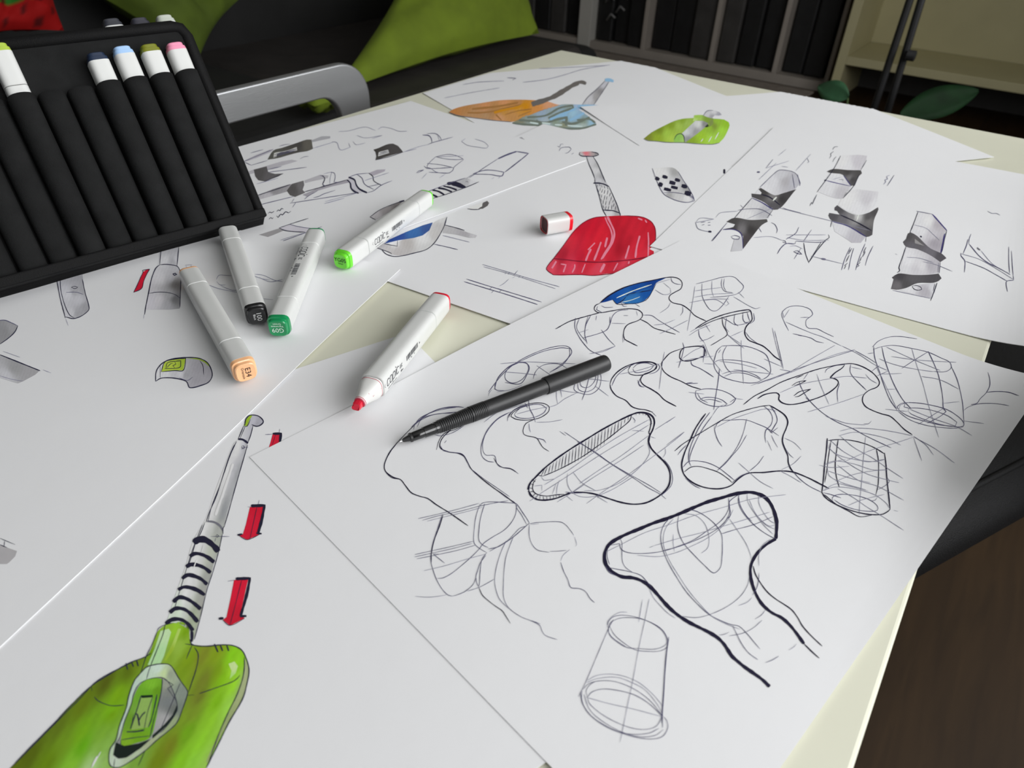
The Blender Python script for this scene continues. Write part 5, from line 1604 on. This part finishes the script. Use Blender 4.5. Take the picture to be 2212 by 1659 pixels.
# loose red cap
Mc = lay((1175, 487), (1249, 474), .0075, .0075, TZ + .0033)
Lc = 0.0265
c = thing('loose_cap', 'loose white marker cap with red end beside the red shovel drawing', 'marker cap', Mc)
obj('cap_shell', *L2W(Mc, loft([sq_ring(.006, .0052), sq_ring(.0004, .0068), sq_ring(0, .0074), sq_ring(.0004, H), sq_ring(Lc - .004, H), sq_ring(Lc - .004, .0070)])), M_WHITE, c, smooth=True)
obj('cap_rim', *L2W(Mc, loft([sq_ring(.004, .0062), sq_ring(-.0001, .0068), sq_ring(-.0003, .0073), sq_ring(.0002, .0075)], False)), cmat((190, 30, 45)), c, smooth=True, label='red stained rim')
obj('cap_inside', *L2W(Mc, loft([sq_ring(.0012, .0067), sq_ring(.0014, .0067)])), mat('dark_red_inside', rgb(75, 28, 32), 0.6), c, label='dark red inside of the cap')
obj('cap_end', *L2W(Mc, loft([sq_ring(Lc - .004, .0070), sq_ring(Lc - .004, .00785), sq_ring(Lc - .0006, .0077), sq_ring(Lc, .0068), sq_ring(Lc, .006)])), cmat((228, 24, 42)), c, smooth=True, label='red closed end')

# ---------------------------------------------------------------- black fineliner
zp = TZ + .0044
Np, Fp = onz(861, 955, zp + .0012), onz(1311, 783, zp + .0058)
Mp = frame(Np, Fp - Np, V((0, 0, 1))); LP = (Fp - Np).length
def pf(tx):       # position along the pen of a point seen on its axis
    u = (tx - 233) / (2032 - 233); a, b = (861, 955), (1311, 783)
    x, y = a[0] + (b[0] - a[0]) * u, a[1] + (b[1] - a[1]) * u
    q = onz(x, y, zp + .0012 + .0046 * u); return (q - Np).length
pen = thing('fineliner_pen', 'black uncapped drawing pen with its cap on the rear, lying on the line sketches', 'pen', Mp)
obj('nib', *L2W(Mp, lathe([(0, .0003), (.0004, .0005), (pf(276), .0006)], 16)), M_STEEL, pen, smooth=True, label='pale metal nib')
obj('tip_cone', *L2W(Mp, lathe([(pf(270), .0006), (pf(272), .0011), (pf(325), .0020), (pf(330), .0028), (pf(345), .0029), (pf(352), .0024)])), M_BLACK, pen, smooth=False)
obj('front_section', *L2W(Mp, lathe([(pf(350), .0026), (pf(355), .0028), (pf(448), .0030), (pf(450), .0034), (pf(460), .0034), (pf(535), .0036), (pf(538), .0034), (pf(545), .0034), (pf(548), .0038), (pf(575), .0038)])), M_GLOSS, pen, label='glossy black front section')
gr = []
x0, x1 = pf(570), pf(850)
for k in range(17):
    u = k / 17; x = x0 + (x1 - x0) * u; dx = (x1 - x0) / 17; r = .0039 + .0010 * u
    gr += [(x, r - .00022), (x + dx * .25, r + .0001), (x + dx * .7, r + .0001), (x + dx * .9, r - .00022)]
obj('ribbed_grip', *L2W(Mp, lathe(gr)), M_BLACK, pen)
gr = [(pf(850), .0044), (pf(852), .0051), (pf(862), .0051), (pf(864), .0046), (pf(870), .0046)]
x0, x1 = pf(870), pf(985)
for k in range(8):
    x = x0 + (x1 - x0) * k / 8; dx = (x1 - x0) / 8; gr += [(x, .0048), (x + dx * .25, .0051), (x + dx * .7, .0051), (x + dx * .9, .0048)]
obj('barrel', *L2W(Mp, lathe(gr + [(pf(990), .0049), (pf(1000), .0049), (pf(1520), .0050)])), M_BLACK, pen, smooth=False)
obj('cap', *L2W(Mp, lathe([(pf(1500), .0049), (pf(1500), .0056), (pf(1508), .0058), (pf(1990), .0058), (LP - .0012, .0057), (LP - .0003, .0052), (LP, .0046), (LP - .0002, .0030)])), M_BLACK, pen)
for ob in pen.children:
    if ob.name.startswith(('barrel', 'cap', 'tip_cone', 'front')):
        for p in ob.data.polygons: p.use_smooth = len(p.vertices) == 4
        md = ob.modifiers.new('edge', 'EDGE_SPLIT'); md.split_angle = math.radians(35)

# ---------------------------------------------------------------- marker wallet standing on the table
b1 = onz(577, 480, TZ + .004); b0 = onz(0, 640, TZ + .004)
e = (b1 - b0); e.z = 0; e.normalize()
topc = CAM + ray(408, 45).normalized() * 0.735
up = (topc - b1); up -= e * up.dot(e); Hh = up.length; up.normalize()
nf = e.cross(up).normalized()                  # towards the camera
if nf.dot(CAM - b1) < 0: nf = -nf
def WP(s, h, d=0.0): return b1 - e * s + up * h + nf * d      # s from the right edge, h up, d out
WB = V((b1.x, b1.y, TZ))
wal = thing('marker_wallet', 'black nylon pocket wallet of markers standing open at the left', 'marker wallet', WB)
Wd = 0.335
def wslab(s0, s1, h0, h1, d0, d1):
    v = [WP(s, h, d) for d in (d0, d1) for h in (h0, h1) for s in (s0, s1)]
    return v, [(0, 1, 3, 2), (4, 6, 7, 5), (0, 4, 5, 1), (2, 3, 7, 6), (0, 2, 6, 4), (1, 5, 7, 3)]
def fixn(m):
    return m
obj('front_panel', *wslab(0.004, Wd, .004, Hh - .004, -.006, 0), M_NYLON, wal, bevel=.002)
# binding strip round the panel
obj('binding', *join(tube([WP(Wd, .004, -.002), WP(.004, .004, -.002), WP(.003, .008, -.002), WP(.003, Hh - .012, -.002), WP(.006, Hh - .005, -.002), WP(.012, Hh - .003, -.002), WP(Wd, Hh - .003, -.002)], .0052, 12)), M_NYLON2, wal, smooth=True)
PITCHW = 0.0207
PH = Hh * .745
s0 = .020
def pocket(i):
    c = s0 + PITCHW * i; n = 14; vs = []; fs = []
    rows = 10
    for r in range(rows + 1):
        h = .004 + (PH - .004) * r / rows
        for k in range(n + 1):
            a = math.pi * k / n; prof = math.sin(a) ** 0.36
            d = (.0172 if i in USED else .0120) * prof * (0.80 + 0.20 * smooth(r / 1.0)) + .0004
            vs.append(WP(c + math.cos(a) * PITCHW * .465, h + .0015 * math.sin(a) * (r == rows), d))
    for r in range(rows):
        for k in range(n):
            a = r * (n + 1) + k; fs.append((a, a + 1, a + n + 2, a + n + 1))
    fs.append(tuple(range(n + 1))); fs.append(tuple((rows) * (n + 1) + k for k in range(n + 1))[::-1])
    obj('pocket', vs, fs, M_NYLON, wal, smooth=True)
obj('bottom_hem', *wslab(.004, Wd, .003, .011, 0, .0185), M_NYLON2, wal, bevel=.0015)
# rear panel folded back so that the wallet stands like a tent
back = (up * 1.0 - nf * 0.0)
rb = V((-nf.x, -nf.y, 0)).normalized()
apex = Hh - .006
A0, A1 = WP(.006, apex, -.012), WP(Wd, apex, -.012)
g0 = V((A0.x, A0.y, TZ + .006)) + rb * .075; g1 = V((A1.x, A1.y, TZ + .006)) + rb * .075
tk = rb * .006
obj('rear_panel', [A0, A1, g1, g0, A0 - tk, A1 - tk, g1 - tk, g0 - tk], [(0, 1, 2, 3), (7, 6, 5, 4), (0, 4, 5, 1), (1, 5, 6, 2), (2, 6, 7, 3), (3, 7, 4, 0)], M_NYLON, wal, bevel=.001)
# markers in the pockets
USED = set()
def wmark(i, htop, colr, label):
    p = WP(s0 + PITCHW * i, htop, .0078)
    M = frame(p, -up, nf)
    marker(M, colr, label, group='markers in the wallet pockets')
def hpx(i, x, y):         # height up the wallet seen at a pixel
    r = ray(x, y); q = CAM + r * ((b1 + nf * .0078 - CAM).dot(nf) / r.dot(nf)); return (q - b1).dot(up)
def spx(x, y):
    r = ray(x, y); q = CAM + r * ((b1 + nf * .0078 - CAM).dot(nf) / r.dot(nf)); return -(q - b1).dot(e)
for x, y, colr, label in ((375, 97, (240, 150, 180), 'marker with pink cap end in the rightmost wallet pocket'),
                          (318, 101, (120, 125, 30), 'marker with olive cap end in the wallet, between the pink and the pale blue ones'),
                          (255, 106, (165, 200, 240), 'marker with pale blue cap end in the wallet'),
                          (205, 119, (30, 45, 70), 'marker with navy cap end in the wallet, left of the pale blue one'),
                          (14, 97, (170, 195, 70), 'marker with yellow green cap end pulled up high in the leftmost visible pocket')):
    i = round((spx(x + 14, y + 25) - s0) / PITCHW)
    wmark(i, hpx(i, x, y), colr, label); USED.add(i)
for i in range(15): pocket(i)
for k, (x, y, colr) in enumerate(((352, 38, (185, 190, 180)), (298, 44, (50, 50, 60)), (238, 46, (50, 52, 60)))):
    r = ray(x, y); q = CAM + r * ((b1 - nf * .022 - CAM).dot(nf) / r.dot(nf))
    marker(frame(q, -up, nf), colr, ('marker with pale grey end peeking over the wallet top', 'marker with dark end peeking over the wallet, right one of the two dark ends', 'marker with dark end peeking over the wallet, left one of the two dark ends')[k], group='markers behind the wallet top')

# ---------------------------------------------------------------- aluminium chair beyond the left table edge
Xc = -0.10
ch = thing('aluminium_chair', 'silver chair with slotted metal backrest beyond the left table edge', 'chair', V((-0.22, -0.62, 0)))
def q3(x, y): p = onx(x, y, Xc); return (p.y, p.z)
yr = -0.364; yl = yr - 0.47; zt = 0.768
def rrect(y0, y1, z0, z1, r, n=8):
    out = []
    for cy, cz, a0 in ((y1 - r, z1 - r, 0), (y0 + r, z1 - r, 90), (y0 + r, z0 + r, 180), (y1 - r, z0 + r, 270)):
        for k in range(n + 1):
            a = math.radians(a0 + 90 * k / n); out.append((cy + r * math.cos(a), cz + r * math.sin(a)))
    return out
def curve_x(y): return Xc - 0.018
def plate(outer, inner, th):
    n = len(outer); vs = []
    for dx in (0, -th):
        for ring in (outer, inner):
            for y, z in ring: vs.append(V((curve_x(y) + dx, y, z)))
    fs = []
    for j in range(n):
        k = (j + 1) % n
        fs += [(j, k, n + k, n + j), (2 * n + j, 3 * n + j, 3 * n + k, 2 * n + k), (j, 2 * n + j, 2 * n + k, k), (n + j, n + k, 3 * n + k, 3 * n + j)]
    return vs, fs
obj('backrest', *plate(rrect(yl, yr, .60, zt, .055, 10), rrect(yl + .060, yr - .060, .640, zt - .040, .038, 10), .014), M_ALU, ch, bevel=.003)
obj('seat', *box(-.56, -.12, yl + .02, yr - .02, .435, .45), M_ALU, ch, bevel=.008)
for yy in (yl + .03, yr - .03):
    obj('rear_leg', *tube([(Xc - .01, yy, .64), (Xc - .03, yy, .45), (Xc + .0, yy, 0.0)], .012), M_ALU, ch, smooth=True)
    obj('front_leg', *tube([(-.54, yy, .44), (-.56, yy, 0.0)], .012), M_ALU, ch, smooth=True)

# ---------------------------------------------------------------- sofa and cushions
sf = thing('sofa', 'long black sofa with brown base behind the silver chair', 'sofa', V((-1.4, 0.3, 0)))
obj('base', *box(-2.0, -.80, -1.6, 1.42, .06, .34), M_SOFA2, sf, bevel=.03)
obj('seat_cushion', *box(-1.75, -.78, -1.55, 0.25, .33, .45), M_SOFA, sf, bevel=.04)
obj('seat_cushion', *box(-1.75, -.78, .26, 1.42, .33, .43), M_SOFA2, sf, bevel=.04)
obj('backrest', *box(-2.05, -1.70, -1.6, 1.6, .30, .88), M_SOFA, sf, bevel=.06)
obj('armrest', *box(-1.95, -.80, 1.42, 1.60, .06, .40), M_SOFA, sf, bevel=.06)
for lx in (-.9, -1.9):
    for ly in (-1.5, 1.5): obj('leg', *box(lx - .025, lx + .025, ly - .025, ly + .025, 0, .07), M_BLACK, sf)
def pillow(cs, th, m, label, cat='cushion', colors=None):
    a, b, c2, d = [V(p) for p in cs]; n = 22; N = (b - a).cross(d - a).normalized(); vs = []; fs = []
    for side in (1, -1):
        for j in range(n + 1):
            for i in range(n + 1):
                s, t = i / n, j / n
                p = a * (1 - s) * (1 - t) + b * s * (1 - t) + c2 * s * t + d * (1 - s) * t
                cen = (a + b + c2 + d) / 4
                k = (math.sin(math.pi * s) * math.sin(math.pi * t))
                pin = 1 - 0.10 * (math.sin(math.pi * s) * (abs(t - .5) * 2) ** 3 + math.sin(math.pi * t) * (abs(s - .5) * 2) ** 3)
                p = cen + (p - cen) * pin
                wr = .012 * math.sin(9 * s + 5 * t) * math.sin(7 * t - 3 * s + 1) + .008 * math.sin(23 * s) * (1 - abs(2 * t - 1))
                wr += .030 * noise.noise(V((s * 5, t * 3, side + label.__len__()))) + .015 * noise.noise(V((s * 13, t * 6, side)))
                vs.append(p + N * side * (th * .5 * k ** .5 + wr * k ** .4))
    W = n + 1; o = W * W
    for j in range(n):
        for i in range(n):
            q = j * W + i; fs.append((q, q + 1, q + W + 1, q + W)); fs.append((o + q, o + q + W, o + q + W + 1, o + q + 1))
    ob = obj('cushion', vs, fs, m, smooth=True, colors=colors)
    return tag(ob, label, cat)
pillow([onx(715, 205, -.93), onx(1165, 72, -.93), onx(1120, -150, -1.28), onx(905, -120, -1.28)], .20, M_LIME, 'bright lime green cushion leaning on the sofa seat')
pillow([onx(425, 135, -1.42), onx(525, -10, -1.5), onx(330, -190, -1.62), onx(140, -50, -1.52)], .18, M_LIME_SHADED, 'shade-darkened lime cushion, on its corner behind the wallet')
pillow([V((-.735, .03, .498)), V((-.735, .17, .498)), V((-.85, .17, .50)), V((-.85, .03, .50))], .055, M_LIME, 'small lime green cushion seen through the slot of the silver chair')
def redc():
    cols = []
    for side in (0, 1):
        for j in range(23):
            for i in range(23):
                s, t = i / 22, j / 22
                c = rgb(150, 12, 12)
                if .18 < s < .62 and .30 < t < .55 and s > t * .6: c = rgb(40, 105, 30)
                if s < .22 and .25 < t < .5: c = rgb(30, 75, 150)
                if abs(s - .70) < .05 and abs(t - .38) < .09: c = rgb(170, 95, 20)
                if (math.sin(s * 19) * math.sin(t * 23)) > .72 and s > .3: c = rgb(80, 8, 10)
                cols.append(c)
    return cols
M_RED = attr_mat('patterned_red_cloth', .8)
pillow([onx(-90, 80, -1.30), onx(138, 66, -1.30), onx(105, -90, -1.40), onx(-110, -90, -1.40)], .10, M_RED, 'red cushion with green and blue patches at the top left', colors=redc())

# ---------------------------------------------------------------- shelf with dark folders
sh = thing('open_shelf', 'low pale shelf unit with upright dividers holding dark folders', 'shelf', V((-1.4, 3.4, 0)))
SX0, SX1, SY0, SY1 = -2.55, -.28, 3.2, 3.6
obj('bottom_board', *box(SX0, SX1, SY0, SY1, 0, .05), M_SHELF, sh, bevel=.003)
obj('top_board', *box(SX0, SX1, SY0, SY1, .78, .81), M_SHELF, sh, bevel=.003)
obj('back_board', *box(SX0, SX1, SY1 - .012, SY1, .05, .78), M_DBOX, sh)
M_POST = mat('white_post_board', (0.55, 0.54, 0.5), .5, noise=.03, nscale=6)
obj('side_panel', *box(-1.88, -1.79, SY0 - .01, SY1, .0, .80), M_POST, sh, bevel=.003, label='white upright panel')
DV = [-1.41, -.955, -.565]
for x in DV: obj('divider', *box(x - .013, x + .013, SY0, SY1, .05, .78), M_SHELF, sh, bevel=.002)
obj('end_panel', *box(SX0 - .02, SX0, SY0, SY1, 0, .81), M_SHELF, sh)
obj('end_panel', *box(SX1, SX1 + .02, SY0, SY1, 0, .81), M_SHELF, sh)
bays = [(-2.53, -1.89, 'leftmost bay'), (-1.78, -1.425, 'bay right of the white upright'), (-1.395, -.97, 'middle bay'), (-.94, -.58, 'fourth bay'), (-.55, -.30, 'rightmost bay')]
rs = random.Random(11)
pat = ['dgdgd', 'ddd', 'ddg', 'gdd', 'dd']
for (x0, x1, bn), pt_ in zip(bays, pat):
    n = len(pt_); wd = (x1 - x0 - .01) / n
    for k, cc in enumerate(pt_):
        hgt = .42 + rs.uniform(-.04, .08); xx = x0 + .005 + wd * k; yy = SY0 + .03 + rs.uniform(0, .05)
        m = M_GBOX if cc == 'g' else M_DBOX
        fo = obj('folder', *join(box(xx + .002, xx + wd - .004, yy, yy + .28, .051, .051 + hgt)), m, bevel=.012)
        place = {0: 'at its left end', n - 1: 'at its right end'}.get(k, ['', 'second from its left', 'third from its left', 'fourth from its left'][min(k, 3)])
        tag(fo, '%s folder in the %s, %s' % ('dark grey' if cc == 'g' else 'black', bn, place), 'folder', 'folders in the shelf')
sk = []
for (x, y) in ((-1.66, .20), (-1.60, .25), (-1.68, .30), (-1.56, .34), (-1.63, .40)):
    sk.append(tube([(x - .03, 3.216, y - .02), (x, 3.212, y + .02), (x + .03, 3.216, y)], .006, 6))
cr = obj('crumpled_ribbon', *join(*sk), mat('pale_ribbon', (.25, .25, .25), .6), smooth=True)
tag(cr, 'crumpled pale ribbon in front of the folders right of the white upright', 'ribbon')

# ---------------------------------------------------------------- cream cabinet
cb = thing('cream_cabinet', 'cream open cabinet with one low shelf at the top right', 'cabinet', V((.55, 3.3, 0)))
CX0, CX1, CY0, CY1 = -.20, 1.5, 3.0, 3.5
obj('side_panel', *box(CX0, CX0 + .045, CY0, CY1, 0, 1.3), M_CAB, cb, bevel=.003)
obj('side_panel', *box(CX1 - .045, CX1, CY0, CY1, 0, 1.3), M_CAB, cb, bevel=.003)
obj('shelf_board', *box(CX0 + .045, CX1 - .045, CY0, CY1 - .02, .195, .235), M_CAB, cb, bevel=.003)
obj('top_board', *box(CX0, CX1, CY0, CY1, 1.3, 1.34), M_CAB, cb, bevel=.003)
obj('back_board', *box(CX0 + .045, CX1 - .045, CY1 - .02, CY1, .235, 1.3), M_CAB, cb)
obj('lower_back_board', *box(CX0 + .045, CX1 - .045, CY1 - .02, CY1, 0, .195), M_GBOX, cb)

far_slab = obj('lit_floor_slab', *box(-2.0, -.30, 1.9, 3.14, 0, .012), mat('lit_floor_tone', (.34, .29, .25), .95, noise=.15, nscale=30, bump=.6, bscale=150), bevel=.004)  # added slab: its paler colour stands in for brighter light on the far floor
tag(far_slab, 'flat grey brown rug on the floor in front of the shelf', 'lit_floor_slab')
# thin black stand
st = thing('metal_stand', 'thin black stand with two poles in front of the cream cabinet', 'stand', V((.35, 1.2, 0)))
obj('pole', *tube([(.337, 1.2, .02), (.336, 1.2, 1.35)], .010), M_BLACK, st, smooth=True)
obj('pole', *tube([(.392, 1.2, .02), (.364, 1.2, .74), (.345, 1.2, 1.35)], .010), M_BLACK, st, smooth=True)
kk = ony(1968, 120, 1.18)
obj('clamp_knob', *xf(Matrix.Translation(kk), lathe([(-.012, .010), (-.010, .014), (.010, .014), (.012, .010)], 16)), M_BLACK, st, smooth=True)
obj('base', *xf(Matrix.Translation((.36, 1.2, 0)) @ Matrix.Rotation(-math.pi / 2, 4, 'Y'), lathe([(0, .13), (.014, .13), (.02, .10)], 32)), M_BLACK, st)

# potted plant
pl = thing('potted_plant', 'broad leaved houseplant behind the far table edge', 'plant', V((.34, .95, 0)))
T0 = Matrix.Translation((.34, .95, 0)) @ Matrix.Rotation(-math.pi / 2, 4, 'Y')
obj('pot', *xf(T0, lathe([(0, .075), (.01, .08), (.15, .105), (.17, .112), (.185, .112), (.185, .098), (.16, .095)], 32)), M_POT, pl, smooth=False)
obj('soil', *xf(T0, lathe([(.155, .094), (.162, .02)], 32)), M_SOIL, pl)
def leaf(tip, root, wid, m, roll=None):
    tip, root = V(tip), V(root); d = tip - root; L = d.length; X = d.normalized(); Yv = V((0, 0, 1)).cross(X).normalized(); Z = X.cross(Yv)
    if roll is not None:
        c = (CAM - root).normalized() * roll + V((0, 0, 1)) * (1 - roll); Z = (c - X * c.dot(X)).normalized(); Yv = Z.cross(X)
    n = 16; vs = []; fs = []
    for sd in (0, .0012):
        for i in range(n + 1):
            s = i / n; ww = wid * (math.sin(math.pi * min(1, s * .96 + .03)) ** .75) * (1 - .25 * s)
            for k in range(5):
                q = (k - 2) / 2; p = root + X * (L * s) + Yv * (ww * q) + Z * (-.10 * L * (s * s) + .12 * wid * abs(q) - sd + .03 * L * math.sin(math.pi * s)); vs.append(p)
    o = 5 * (n + 1)
    for i in range(n):
        for k in range(4):
            a = i * 5 + k; fs.append((a, a + 5, a + 6, a + 1)); fs.append((o + a, o + a + 1, o + a + 6, o + a + 5))
    for i in range(n):
        a = i * 5; fs.append((a, o + a, o + a + 5, a + 5)); a += 4; fs.append((a, a + 5, o + a + 5, o + a))
    return vs, fs
cen = V((.34, .95, .16))
l1a, l1b = ony(1765, 183, 1.02), ony(1832, 212, .98)
l2a, l2b = ony(2122, 190, 1.15), ony(1945, 250, 1.02)
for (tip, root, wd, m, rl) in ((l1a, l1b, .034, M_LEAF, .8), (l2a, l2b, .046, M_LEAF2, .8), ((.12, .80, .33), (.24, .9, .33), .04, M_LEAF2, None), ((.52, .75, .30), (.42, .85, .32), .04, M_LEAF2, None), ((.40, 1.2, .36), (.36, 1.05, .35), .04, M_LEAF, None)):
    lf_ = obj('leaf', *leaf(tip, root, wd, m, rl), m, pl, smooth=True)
    mid = (cen + V(root)) / 2 + V((0, 0, .06))
    obj('stem', *tube([cen, mid, V(root)], [.004, .0035, .002], 8), M_STEM, pl, smooth=True)

# ---------------------------------------------------------------- black chair at the right
oc = thing('padded_chair', 'black padded chair tucked beside the right table edge', 'chair', V((.82, -.25, 0)))
E1 = V((.435, .90, 0)).normalized(); NN = V((-E1.y, E1.x, 0)); O = V((.806, -.540, 0))
def seatring(z, ins, r=.09, n=8):
    t0, t1, n0, n1 = -.13 + ins, .62 - ins, ins, .50 - ins
    return [O + E1 * a + NN * b + V((0, 0, z)) for a, b in rrect(t0, t1, n0, n1, r)]
obj('seat', *loft([seatring(.440, .03), seatring(.448, .008), seatring(.47, 0), seatring(.495, .004), seatring(.510, .02), seatring(.518, .06), seatring(.515, .12)]), M_CHAIR, oc, smooth=True)
obj('piping', *tube([O + E1 * a + NN * b + V((0, 0, .512)) for a, b in rrect(-.105, .595, .035, .475, .08)] + [O + E1 * rrect(-.105, .595, .035, .475, .08)[0][0] + NN * rrect(-.105, .595, .035, .475, .08)[0][1] + V((0, 0, .512))], .004, 8), M_CHAIR, oc, smooth=True)
cc = O + E1 * .245 + NN * .25
obj('gas_column', *xf(Matrix.Translation((cc.x, cc.y, 0)) @ Matrix.Rotation(-math.pi / 2, 4, 'Y'), lathe([(.02, .03), (.25, .03), (.25, .02), (.442, .02)], 20)), M_BLACK, oc)
obj('base_disc', *xf(Matrix.Translation((cc.x, cc.y, 0)) @ Matrix.Rotation(-math.pi / 2, 4, 'Y'), lathe([(0, .17), (.008, .17), (.016, .12), (.022, .04)], 40)), M_BLACK, oc, smooth=False)
# armrest and backrest on the window side of the chair
def seatpt(t, n, z): return O + E1 * t + NN * n + V((0, 0, z))
bk = []
for z, lean in ((.50, 0), (.60, .012), (.75, .03), (.90, .055), (.97, .07)):
    hw = .21 if z < .95 else .17
    bk.append([seatpt(.44 + a, -.03 - lean + b, z) for a, b in [(hw * math.cos(q) * (1 / max(abs(math.cos(q)), abs(math.sin(q)))) ** .6, .022 * math.sin(q)) for q in [2 * math.pi * k / 28 for k in range(28)]]])
obj('backrest', *loft(bk), M_CHAIR, oc, smooth=True)
arm = []
for x, y, w_, h_ in ((.822, -.806, .012, .006), (.826, -.795, .036, .012), (.848, -.70, .045, .016), (.905, -.53, .042, .016), (.945, -.405, .028, .015), (.955, -.38, .014, .008)):
    nx, ny = .925, -.38
    arm.append([V((x + nx * w_ * math.cos(q), y + ny * w_ * math.cos(q), .802 + h_ * math.sin(q))) for q in [2 * math.pi * k / 20 for k in range(20)]])
obj('armrest', *loft(arm), M_CHAIR, oc, smooth=True)
obj('armrest_post', *tube([V((.905, -.50, .795)), V((.925, -.45, .70)), V((.93, -.40, .56)), V((.90, -.33, .48))], .011), M_BLACK, oc, smooth=True)
